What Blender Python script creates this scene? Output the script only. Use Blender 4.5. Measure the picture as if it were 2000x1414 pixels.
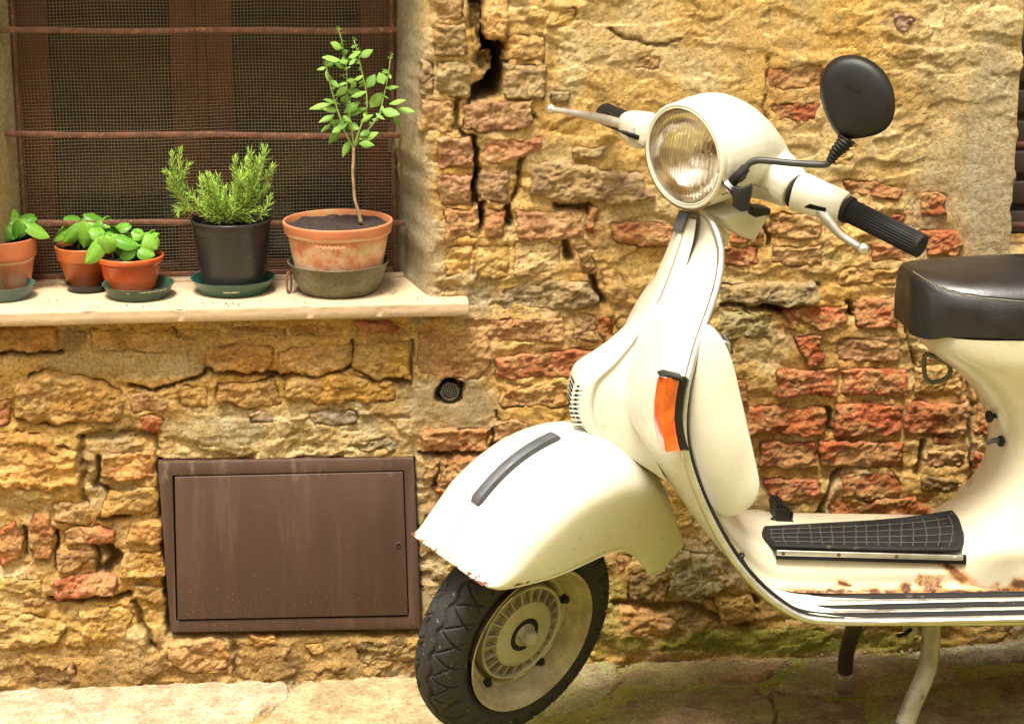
import bpy, bmesh, math, random
import numpy as np
from mathutils import Vector, Matrix

for o in list(bpy.data.objects): bpy.data.objects.remove(o)
S = bpy.context.scene
COL = S.collection
random.seed(7); RNG = np.random.RandomState(7)

# ------------------------------------------------------------------ camera
YAW, PITCH, CAM = math.radians(5.3), math.radians(15.5), Vector((0, -3.96, 1.715))
FPX = 4200.0
CF = Vector((math.sin(YAW)*math.cos(PITCH), math.cos(YAW)*math.cos(PITCH), -math.sin(PITCH)))
CR = Vector((math.cos(YAW), -math.sin(YAW), 0))
CU = CR.cross(CF)
cam = bpy.data.cameras.new('camera'); cob = bpy.data.objects.new('camera', cam); COL.objects.link(cob)
cam.sensor_width = 36; cam.lens = 36*FPX/2000; cam.clip_end = 200; cam.clip_start = 0.05
m = Matrix((CR, CU, -CF)).transposed().to_4x4(); m.translation = CAM
cob.matrix_world = m
S.camera = cob

# ------------------------------------------------------------------ light
EXPOSURE = 1.3
SUN_EL, SUN_AZ = math.radians(71), math.radians(205)     # azimuth measured clockwise from +Y
W = bpy.data.worlds.new('World'); S.world = W; W.use_nodes = True
nt = W.node_tree; nt.nodes.clear()
sky = nt.nodes.new('ShaderNodeTexSky'); sky.sky_type = 'NISHITA'; sky.sun_disc = False
sky.sun_elevation = SUN_EL; sky.sun_rotation = SUN_AZ; sky.dust_density = 4; sky.air_density = 1.5
hs = nt.nodes.new('ShaderNodeHueSaturation'); hs.inputs['Saturation'].default_value = 0.25   # overcast: pale sky
mx = nt.nodes.new('ShaderNodeMix'); mx.data_type = 'RGBA'; mx.blend_type = 'MULTIPLY'; mx.inputs[0].default_value = 1
mx.inputs[7].default_value = (1.0, .94, .82, 1)                                              # the photograph's warm balance
bg = nt.nodes.new('ShaderNodeBackground'); bg.inputs['Strength'].default_value = 0.15
out = nt.nodes.new('ShaderNodeOutputWorld')
nt.links.new(sky.outputs[0], hs.inputs['Color']); nt.links.new(hs.outputs[0], mx.inputs[6])
nt.links.new(mx.outputs[2], bg.inputs['Color']); nt.links.new(bg.outputs[0], out.inputs['Surface'])
sl = bpy.data.lights.new('sun', 'SUN'); so = bpy.data.objects.new('sun', sl); COL.objects.link(so)
sl.energy = 2.7; sl.angle = math.radians(18); sl.color = (1, .95, .85)
sd = Vector((math.sin(SUN_AZ)*math.cos(SUN_EL), math.cos(SUN_AZ)*math.cos(SUN_EL), math.sin(SUN_EL)))
so.rotation_euler = sd.to_track_quat('Z', 'Y').to_euler(); so.location = (0, -2, 5)
S.view_settings.view_transform = 'Standard'; S.view_settings.look = 'None'
S.view_settings.exposure = EXPOSURE; S.view_settings.gamma = 1
S.render.engine = 'CYCLES'

# ------------------------------------------------------------------ geometry of the view: turn a photo point into a place
def ray(u, v):
    return CF + CR*((u-1000)/FPX) - CU*((v-707)/FPX)
def P(u, v, Y):
    d = ray(u, v); return CAM + d*((Y-CAM.y)/d.y)
def PZ(u, v, z):
    d = ray(u, v); return CAM + d*((z-CAM.z)/d.z)
def RP(u, v, pt, nrm):
    d = ray(u, v); return CAM + d*((pt-CAM).dot(nrm)/d.dot(nrm))

# ------------------------------------------------------------------ noise
_perm = np.random.RandomState(3).permutation(4096)
_ga = np.random.RandomState(4).rand(4096)*2*np.pi
_gx, _gy = np.cos(_ga), np.sin(_ga)
def perlin(x, y, seed=0):
    x = np.asarray(x, float)+seed*17.31+500; y = np.asarray(y, float)+seed*9.77+500
    xi = np.floor(x).astype(int); yi = np.floor(y).astype(int); xf = x-xi; yf = y-yi
    def g(i, j, dx, dy):
        h = _perm[(_perm[(xi+i) & 4095]+yi+j) & 4095]
        return _gx[h]*dx+_gy[h]*dy
    u = xf**3*(xf*(xf*6-15)+10); v = yf**3*(yf*(yf*6-15)+10)
    a = g(0, 0, xf, yf); b = g(1, 0, xf-1, yf); c = g(0, 1, xf, yf-1); d = g(1, 1, xf-1, yf-1)
    return 1.5*(a+(b-a)*u+(c-a)*v+(a-b-c+d)*u*v)
def fbm(x, y, f, octv=4, seed=0, gain=.5):
    s = 0; a = 1; t = 0
    for k in range(octv):
        s = s+a*perlin(x*f, y*f, seed+k*3); t += a; a *= gain; f *= 2.03
    return s/t
def ridge(x, y, f, octv=3, seed=0):
    s = 0; a = 1; t = 0
    for k in range(octv):
        s = s+a*(1-2*np.abs(perlin(x*f, y*f, seed+k*5))); t += a; a *= .5; f *= 2.1
    return s/t
def facets(x, y, f, seed=0):
    """broken-stone relief: every cell of a random tiling is a little tilted plane"""
    X_ = np.asarray(x)*f+seed*13.7+300; Y_ = np.asarray(y)*f+seed*7.3+300; xi = np.floor(X_).astype(int); yi = np.floor(Y_).astype(int)
    best = np.full(X_.shape, 9.); out_ = np.zeros(X_.shape)
    for i in (-1, 0, 1):
        for j in (-1, 0, 1):
            h = _perm[(_perm[(xi+i) & 4095]+yi+j) & 4095]; h2 = _perm[(h+77) & 4095]; h3 = _perm[(h2+31) & 4095]
            dx = X_-(xi+i+h/4096.); dy = Y_-(yi+j+h2/4096.); d = np.hypot(dx, dy)
            v = h3/4096.-.5+.9*_gx[h3]*dx+.9*_gy[h3]*dy; k = d < best; out_ = np.where(k, v, out_); best = np.minimum(best, d)
    return out_
def smooth(a, b, x):
    t = np.clip((x-a)/(b-a), 0, 1); return t*t*(3-2*t)
def sdpoly(x, y, poly):
    """signed distance to a polygon, positive inside"""
    d = np.full(x.shape, 1e9); ins = np.zeros(x.shape, bool); n = len(poly)
    for i in range(n):
        ax, ay = poly[i]; bx, by = poly[(i+1) % n]
        ex, ey = bx-ax, by-ay
        t = np.clip(((x-ax)*ex+(y-ay)*ey)/(ex*ex+ey*ey+1e-12), 0, 1)
        d = np.minimum(d, np.hypot(x-ax-t*ex, y-ay-t*ey))
        c = ((ay > y) != (by > y)) & (x < (bx-ax)*(y-ay)/((by-ay) if by != ay else 1e-9)+ax)
        ins ^= c
    return np.where(ins, d, -d)
def sdline(x, y, pts):
    d = np.full(x.shape, 1e9)
    for (ax, ay), (bx, by) in zip(pts[:-1], pts[1:]):
        ex, ey = bx-ax, by-ay
        t = np.clip(((x-ax)*ex+(y-ay)*ey)/(ex*ex+ey*ey+1e-12), 0, 1)
        d = np.minimum(d, np.hypot(x-ax-t*ex, y-ay-t*ey))
    return d

# ------------------------------------------------------------------ objects
def thing(name, label, cat, loc, group=None):
    o = bpy.data.objects.new(name, None); COL.objects.link(o); o.location = loc
    o.empty_display_size = .05
    o['label'] = label; o['category'] = cat
    if group: o['group'] = group
    return o
def link(name, me, mat=None, parent=None, smooth_=True, world=True, label=None):
    if mat is not None and len(me.materials) == 0: me.materials.append(mat)
    if smooth_: me.shade_smooth()
    o = bpy.data.objects.new(name, me); COL.objects.link(o)
    if parent is not None:
        o.parent = parent
        if world:
            q = parent; v = Vector((0, 0, 0))
            while q is not None:
                v += q.location if q.type == 'EMPTY' or q.location.length > 0 else Vector((0, 0, 0)); q = q.parent
            # all parents are only moved, never turned
            loc = Vector((0, 0, 0)); q = parent
            while q is not None:
                loc += q.location; loc += q.matrix_parent_inverse.translation; q = q.parent
            o.matrix_parent_inverse = Matrix.Translation(-loc)
    if label: o['label'] = label
    return o
def mesh(name, verts, faces, mat=None, parent=None, smooth_=True, label=None, world=True):
    me = bpy.data.meshes.new(name); me.from_pydata([tuple(v) for v in verts], [], faces); me.update()
    return link(name, me, mat, parent, smooth_, world, label)
def npmesh(name, V, F, mat, parent, smooth_=True, tint=None):
    """fast mesh from numpy quads"""
    me = bpy.data.meshes.new(name)
    me.vertices.add(len(V)); me.vertices.foreach_set('co', np.ascontiguousarray(V, np.float32).ravel())
    me.loops.add(F.size); me.loops.foreach_set('vertex_index', F.astype(np.int32).ravel())
    me.polygons.add(len(F)); me.polygons.foreach_set('loop_start', np.arange(0, F.size, 4, dtype=np.int32))
    me.update(calc_edges=True)
    if tint is not None:
        a = me.color_attributes.new('tint', 'FLOAT_COLOR', 'POINT')
        a.data.foreach_set('color', np.ascontiguousarray(np.c_[tint, np.ones(len(tint))], np.float32).ravel())
    return link(name, me, mat, parent, smooth_)
def gridfaces(nu, nv, keep=None):
    i, j = np.meshgrid(np.arange(nu-1), np.arange(nv-1), indexing='ij')
    F = np.stack([i*nv+j, (i+1)*nv+j, (i+1)*nv+j+1, i*nv+j+1], -1).reshape(-1, 4)
    if keep is not None: F = F[keep.reshape(-1)]
    return F
def compact(V, F, *att):
    used = np.unique(F); mp = np.full(len(V), -1); mp[used] = np.arange(len(used))
    return (V[used], mp[F])+tuple(a[used] for a in att)
def loft(rows, closed=False, cap=False):
    n = len(rows[0]); V = [p for r in rows for p in r]; F = []
    for i in range(len(rows)-1):
        for j in range(n if closed else n-1):
            k = (j+1) % n
            F.append((i*n+j, i*n+k, (i+1)*n+k, (i+1)*n+j))
    if cap and closed:
        F.append(tuple(range(n-1, -1, -1))); F.append(tuple((len(rows)-1)*n+j for j in range(n)))
    return V, F
def resample(pts, n):
    pts = [Vector(p) for p in pts]
    d = [0]
    for a, b in zip(pts[:-1], pts[1:]): d.append(d[-1]+(b-a).length)
    out = []
    for k in range(n):
        s = d[-1]*k/(n-1); i = 0
        while i < len(d)-2 and d[i+1] < s: i += 1
        t = (s-d[i])/max(d[i+1]-d[i], 1e-9)
        p0 = pts[max(i-1, 0)]; p1 = pts[i]; p2 = pts[i+1]; p3 = pts[min(i+2, len(pts)-1)]
        out.append(0.5*((2*p1)+(p2-p0)*t+(2*p0-5*p1+4*p2-p3)*t*t+(3*p1-p0-3*p2+p3)*t**3))
    return out
def resamp_i(pts, n):
    pts = [Vector(p) for p in pts]; out = []; m = len(pts)-1
    for k in range(n):
        s = m*k/(n-1); i = min(int(s), m-1); t = s-i
        p0 = pts[max(i-1, 0)]; p1 = pts[i]; p2 = pts[i+1]; p3 = pts[min(i+2, m)]
        out.append(0.5*((2*p1)+(p2-p0)*t+(2*p0-5*p1+4*p2-p3)*t*t+(3*p1-p0-3*p2+p3)*t**3))
    return out
def tubevf(path, rad, seg=10, up=None, flat=1.0, caps=True):
    """tube along a path; rad a number or a list; flat squashes it along up"""
    n = len(path); path = [Vector(p) for p in path]
    R = rad if isinstance(rad, (list, tuple)) else [rad]*n
    rows = []; prev = up or Vector((.12, .31, .94))
    for i, p in enumerate(path):
        t = (path[min(i+1, n-1)]-path[max(i-1, 0)]).normalized()
        b = prev-t*prev.dot(t)
        if b.length < 1e-5: b = t.orthogonal()
        b.normalize(); prev = b if up is None else up
        c = t.cross(b)
        rows.append([p+(c*math.cos(2*math.pi*k/seg)+b*math.sin(2*math.pi*k/seg)*flat)*R[i] for k in range(seg)])
    return loft(rows, True, caps)
def tube(name, path, rad, mat, parent, seg=10, n=None, up=None, flat=1.0, label=None):
    if n: path = resample(path, n)
    if isinstance(rad, (list, tuple)) and len(rad) != len(path):
        rad = list(np.interp(np.linspace(0, 1, len(path)), np.linspace(0, 1, len(rad)), rad))
    V, F = tubevf(path, rad, seg, up, flat); return mesh(name, V, F, mat, parent, label=label)
def lathevf(profile, c, ax=Vector((0, 0, 1)), seg=48, wob=0):
    ax = ax.normalized(); e1 = ax.orthogonal().normalized(); e2 = ax.cross(e1); rows = []
    for r, h in profile:
        rows.append([c+ax*h+(e1*math.cos(2*math.pi*k/seg)+e2*math.sin(2*math.pi*k/seg))*r for k in range(seg)])
    return loft(rows, True)
def lathe(name, profile, c, mat, parent, ax=Vector((0, 0, 1)), seg=48, label=None):
    V, F = lathevf(profile, Vector(c), ax, seg); return mesh(name, V, F, mat, parent, label=label)
def rounded(profile, r=.0015):
    """cut the corners of a lathe profile so that its edges catch light"""
    out = [profile[0]]
    for a, b, c in zip(profile[:-2], profile[1:-1], profile[2:]):
        a, b, c = Vector(a), Vector(b), Vector(c)
        la, lc = (a-b).length, (c-b).length
        if min(la, lc) < 1e-6: out.append(tuple(b)); continue
        k = min(r, la*.4, lc*.4); p = b+(a-b)*(k/la); q = b+(c-b)*(k/lc)
        out += [tuple(p), tuple((p+q+2*b)/4), tuple(q)]
    return out+[profile[-1]]
def box(name, cen, ex, ey, ez, mat, parent, bev=.002, label=None):
    """box from centre and three half-extent vectors"""
    cen = Vector(cen); ex, ey, ez = Vector(ex), Vector(ey), Vector(ez)
    V = [cen+ex*i+ey*j+ez*k for i in (-1, 1) for j in (-1, 1) for k in (-1, 1)]
    F = [(0, 1, 3, 2), (4, 6, 7, 5), (0, 4, 5, 1), (2, 3, 7, 6), (0, 2, 6, 4), (1, 5, 7, 3)]
    o = mesh(name, V, F, mat, parent, smooth_=False, label=label)
    if ex.cross(ey).dot(ez) < 0: o.data.flip_normals()
    if bev: bevel(o, bev)
    return o
def bevel(o, w, seg=2):
    b = o.modifiers.new('bevel', 'BEVEL'); b.width = w; b.segments = seg; b.limit_method = 'ANGLE'; b.angle_limit = math.radians(35)
    o.data.shade_smooth()
    return o
def prism(name, pts, off, mat, parent, bev=.002, label=None):
    """polygon pts (3D) extruded along off"""
    n = len(pts); off = Vector(off); V = [Vector(p) for p in pts]+[Vector(p)+off for p in pts]
    F = [tuple(range(n)), tuple(range(2*n-1, n-1, -1))]+[(i, n+i, n+(i+1) % n, (i+1) % n) for i in range(n)]
    o = mesh(name, V, F, mat, parent, smooth_=False, label=label)
    bm = bmesh.new(); bm.from_mesh(o.data); bmesh.ops.recalc_face_normals(bm, faces=bm.faces); bm.to_mesh(o.data); bm.free()
    if bev: bevel(o, bev)
    return o
def pillow(name, outline, nrm, front, back, mat, parent, k=6, pw=2.2, label=None):
    """domed disc: an outline with a swollen front and back"""
    outline = [Vector(p) for p in outline]; c = sum(outline, Vector())/len(outline); nrm = Vector(nrm).normalized(); rows = []
    ts = [i/k for i in range(k)]
    for s in [1-t for t in ts][::-1]: rows.append([c+(p-c)*s*1.0-nrm*back*(1-s**pw)**(1/pw) for p in outline])
    for s in [1-t for t in ts][1:]: rows.append([c+(p-c)*s+nrm*front*(1-s**pw)**(1/pw) for p in outline])
    V, F = loft(rows, True, True); return mesh(name, V, F, mat, parent, label=label)
def subsurf(o, l=2):
    s = o.modifiers.new('subd', 'SUBSURF'); s.levels = l; s.render_levels = l; return o
def solid(o, t, off=-1):
    s = o.modifiers.new('thick', 'SOLIDIFY'); s.thickness = t; s.offset = off; return o

# ------------------------------------------------------------------ materials
class MB:
    def __init__(s, name, col=(.5, .5, .5), rough=.6, metal=0, spec=.5):
        s.m = bpy.data.materials.new(name); s.m.use_nodes = True; s.t = s.m.node_tree
        s.b = s.t.nodes['Principled BSDF']; s.b.inputs['Base Color'].default_value = (*col, 1)
        s.b.inputs['Roughness'].default_value = rough; s.b.inputs['Metallic'].default_value = metal
        s.b.inputs['Specular IOR Level'].default_value = spec
        s.tc = s.n('ShaderNodeTexCoord'); s.pos = s.tc.outputs['Object']; s.hgt = None
    def n(s, t, **kw):
        q = s.t.nodes.new(t)
        for k, v in kw.items(): setattr(q, k, v)
        return q
    def L(s, a, b): s.t.links.new(a, b)
    def val(s, x, sock):
        if hasattr(x, 'is_output') or isinstance(x, bpy.types.NodeSocket): s.L(x, sock)
        else: sock.default_value = x if not isinstance(x, tuple) or len(x) == 4 or len(sock.default_value) == 3 else (*x, 1)
    def noise(s, scale, detail=5, rough=.55, vec=None, stretch=None, dist=0):
        q = s.n('ShaderNodeTexNoise'); q.inputs['Scale'].default_value = scale; q.inputs['Detail'].default_value = detail
        q.inputs['Roughness'].default_value = rough; q.inputs['Distortion'].default_value = dist
        v = vec or s.pos
        if stretch:
            mp = s.n('ShaderNodeMapping'); mp.inputs['Scale'].default_value = stretch; s.L(v, mp.inputs[0]); v = mp.outputs[0]
        s.L(v, q.inputs['Vector']); return q.outputs['Fac']
    def voro(s, scale, feature='F1', vec=None):
        q = s.n('ShaderNodeTexVoronoi', feature=feature); q.inputs['Scale'].default_value = scale; s.L(vec or s.pos, q.inputs['Vector']); return q.outputs['Distance']
    def ramp(s, f, a, b, lo=0., hi=1.):
        q = s.n('ShaderNodeMapRange', interpolation_type='SMOOTHSTEP')
        s.L(f, q.inputs[0]); q.inputs[1].default_value = a; q.inputs[2].default_value = b; q.inputs[3].default_value = lo; q.inputs[4].default_value = hi
        return q.outputs[0]
    def mix(s, f, a, b, mode='MIX'):
        q = s.n('ShaderNodeMix', data_type='RGBA', blend_type=mode)
        s.val(f, q.inputs[0]); s.val(a, q.inputs[6]); s.val(b, q.inputs[7]); return q.outputs[2]
    def math(s, op, a, b=0., c=0.):
        q = s.n('ShaderNodeMath', operation=op); s.val(a, q.inputs[0]); s.val(b, q.inputs[1])
        if op == 'MULTIPLY_ADD': s.val(c, q.inputs[2])
        return q.outputs[0]
    def seg(s, a, b):
        """distance from a point of the surface to the line a-b"""
        a, b = Vector(a), Vector(b); d = b-a; l2 = max(d.dot(d), 1e-9)
        v = s.n('ShaderNodeVectorMath', operation='SUBTRACT'); s.L(s.pos, v.inputs[0]); v.inputs[1].default_value = a
        if l2 < 1e-8:
            le = s.n('ShaderNodeVectorMath', operation='LENGTH'); s.L(v.outputs[0], le.inputs[0]); return le.outputs['Value']
        dt = s.n('ShaderNodeVectorMath', operation='DOT_PRODUCT'); s.L(v.outputs[0], dt.inputs[0]); dt.inputs[1].default_value = d/l2
        cl = s.n('ShaderNodeClamp'); s.L(dt.outputs['Value'], cl.inputs[0])
        sc = s.n('ShaderNodeVectorMath', operation='SCALE'); sc.inputs[0].default_value = d; s.L(cl.outputs[0], sc.inputs['Scale'])
        df = s.n('ShaderNodeVectorMath', operation='SUBTRACT'); s.L(v.outputs[0], df.inputs[0]); s.L(sc.outputs[0], df.inputs[1])
        le = s.n('ShaderNodeVectorMath', operation='LENGTH'); s.L(df.outputs[0], le.inputs[0]); return le.outputs['Value']
    def color(s, c): s.val(c, s.b.inputs['Base Color']); return s
    def rough(s, r): s.val(r, s.b.inputs['Roughness']); return s
    def bump(s, h, dist=.002, strength=1.):
        q = s.n('ShaderNodeBump'); q.inputs['Distance'].default_value = dist; q.inputs['Strength'].default_value = strength
        s.L(h, q.inputs['Height'])
        if s.hgt is not None: s.L(s.hgt, q.inputs['Normal'])
        s.hgt = q.outputs[0]; s.L(s.hgt, s.b.inputs['Normal']); return s

def m_wall():
    k = MB('weathered_lime_plaster', rough=.95, spec=.15)
    at = k.n('ShaderNodeAttribute', attribute_name='tint'); base = at.outputs['Color']
    n1 = k.noise(14, 8, .65); n2 = k.noise(60, 8, .7, stretch=(1, 1, 1.6)); n3 = k.noise(260, 5, .7); n4 = k.noise(5, 4, .6)
    c = k.mix(k.ramp(n1, .35, .65), k.mix(1., base, (.92, .86, .74, 1), 'MULTIPLY'), k.mix(1., base, (1.12, 1.12, 1.12, 1), 'MULTIPLY'))
    g = k.noise(120, 10, .8); c = k.mix(k.ramp(g, .42, .56), k.mix(1., c, (.78, .69, .54, 1), 'MULTIPLY'), k.mix(1., c, (1.1, 1.1, 1.1, 1), 'MULTIPLY'))
    c = k.mix(k.ramp(n2, .54, .72, 0, .8), c, k.mix(1., base, (.62, .48, .30, 1), 'MULTIPLY'))
    c = k.mix(k.ramp(k.noise(330, 6, .75), .56, .66, 0, .55), c, (.86, .78, .60, 1))
    c = k.mix(k.ramp(n4, .5, .68, 0, .35), c, (.70, .40, .10, 1))
    pits = k.ramp(k.voro(130), .0, .30)
    c = k.mix(k.math('MULTIPLY', k.math('SUBTRACT', 1., pits), k.ramp(n2, .42, .56, 0, .85)), c, (.16, .09, .035, 1))
    k.color(c)
    k.bump(k.noise(55, 14, .85, stretch=(1, 1, 1.2)), .014, 1.); k.bump(g, .007, 1.); k.bump(pits, .003, .7)
    return k.m
def m_stone(name='weathered_brick', dust=(.74, .52, .23, 1), dustamt=.6):
    k = MB(name, rough=.93, spec=.15)
    oi = k.n('ShaderNodeObjectInfo'); base = oi.outputs['Color']
    n1 = k.noise(18, 8, .65); n2 = k.noise(75, 8, .72, stretch=(1, 1, 1.8)); n3 = k.noise(300, 5, .7); n5 = k.noise(9, 6, .6, stretch=(1, 1, 1.5))
    c = k.mix(k.ramp(n1, .35, .68), k.mix(1., base, (.66, .58, .50, 1), 'MULTIPLY'), k.mix(1., base, (1.2, 1.16, 1.12, 1), 'MULTIPLY'))
    c = k.mix(k.ramp(n2, .55, .72, 0, .8), c, k.mix(1., base, (.5, .42, .36, 1), 'MULTIPLY'))
    c = k.mix(k.ramp(k.math('MULTIPLY_ADD', n2, .35, k.math('MULTIPLY', n5, .75)), .50, .62, 0, dustamt), c, dust)
    g = k.noise(140, 10, .8, stretch=(1, 1, 1.5)); c = k.mix(k.ramp(g, .42, .56), k.mix(1., c, (.80, .68, .56, 1), 'MULTIPLY'), k.mix(1., c, (1.12, 1.1, 1.08, 1), 'MULTIPLY'))
    c = k.mix(k.ramp(k.noise(330, 6, .75), .57, .68, 0, .5), c, (.82, .68, .46, 1))
    k.color(c)
    k.bump(k.noise(60, 14, .85, stretch=(1, 1, 1.9)), .012, 1.); k.bump(g, .006, 1.)
    return k.m
M = {}
M['wall'] = m_wall(); M['stone'] = m_stone()

# the cream paint; rust, dirt and scratches keep to their own places on the panels
def m_paint(name, rust=(), dirt=0., chips=(), base=(.63, .605, .515, 1)):
    k = MB(name, rough=.3, spec=.5); k.b.inputs['Coat Weight'].default_value = .35; k.b.inputs['Coat Roughness'].default_value = .12
    n1 = k.noise(6, 5, .6); n2 = k.noise(35, 6, .65); n3 = k.noise(180, 4, .6)
    c = k.mix(k.ramp(n1, .35, .7, 0, .5), base, (.58, .54, .42, 1))
    if dirt: c = k.mix(k.ramp(n2, .5, .78, 0, dirt), c, (.42, .33, .18, 1))
    c = k.mix(k.ramp(k.voro(55), .06, .015, 0, 1) if dirt else 0., c, (.18, .10, .05, 1)) if dirt else c
    rg = None
    for a, b, r0, r1 in rust:
        d = k.seg(a, b); d = k.math('MULTIPLY_ADD', n2, -r1*1.5, k.math('ADD', d, r1*.75))
        d = k.math('MULTIPLY_ADD', n3, -r1*.7, k.math('ADD', d, r1*.35))
        core = k.ramp(d, r0*1.1, r0*.5); halo = k.ramp(d, r1*1.3, r0*.6, 0, .85)
        c = k.mix(halo, c, (.50, .22, .05, 1)); c = k.mix(core, c, (.10, .035, .012, 1))
        rg = core if rg is None else k.math('MAXIMUM', rg, core)
    for a, b, r in chips:
        d = k.seg(a, b); d = k.math('MULTIPLY_ADD', k.noise(90, 4, .7), -r*3.2, k.math('ADD', d, r*1.25))
        core = k.ramp(d, r*.35, r*.05); c = k.mix(core, c, (.13, .05, .02, 1))
        rg = core if rg is None else k.math('MAXIMUM', rg, core)
    k.color(c); rr = k.ramp(n2, .3, .8, .26, .42)
    if rg is not None:
        rr = k.math('MAXIMUM', rr, k.math('MULTIPLY', rg, .85)); k.rough(rr)
        cw = k.math('MULTIPLY_ADD', rg, -.35, .35); k.L(cw, k.b.inputs['Coat Weight'])
    else: k.rough(rr)
    k.bump(n1, .0015, .15); return k.m
def simple(name, col, rough=.5, metal=0, var=.25, scale=20, bump=0., bscale=150, spec=.5, coat=0, speck=None):
    k = MB(name, col, rough, metal, spec)
    n1 = k.noise(scale, 6, .65); dark = tuple(c*(1-var) for c in col)+(1,); lite = tuple(min(c*(1+var*.7), 1) for c in col)+(1,)
    c = k.mix(k.ramp(n1, .3, .7), dark, lite)
    if speck: c = k.mix(k.ramp(k.noise(speck[1], 3, .5), speck[2], speck[2]+.05, 0, speck[3]), c, (*speck[0], 1))
    k.color(c); k.rough(k.ramp(n1, .25, .75, max(rough-.12, .03), min(rough+.12, 1)))
    k.b.inputs['Coat Weight'].default_value = coat
    if bump: k.bump(k.noise(bscale, 6, .65), bump, 1.)
    return k.m

# ================================================================== THE WALL
OCH = (.86, .59, .22); PAL = (.86, .68, .37); ORG = (.84, .50, .13); GRY = (.50, .40, .24); CEM = (.58, .50, .34)
BRN = (.36, .24, .11); RED = (.62, .20, .085); RD2 = (.68, .30, .14); PNK = (.76, .46, .24); PGR = (.58, .38, .22); YEL = (.76, .46, .14); MOS = (.40, .47, .08)
def w0(u, v): q = P(u, v, 0); return (q.x, q.z)
def rect(x0, y0, x1, y1): return [(x0, y0), (x1, y0), (x1, y1), (x0, y1)]
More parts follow.
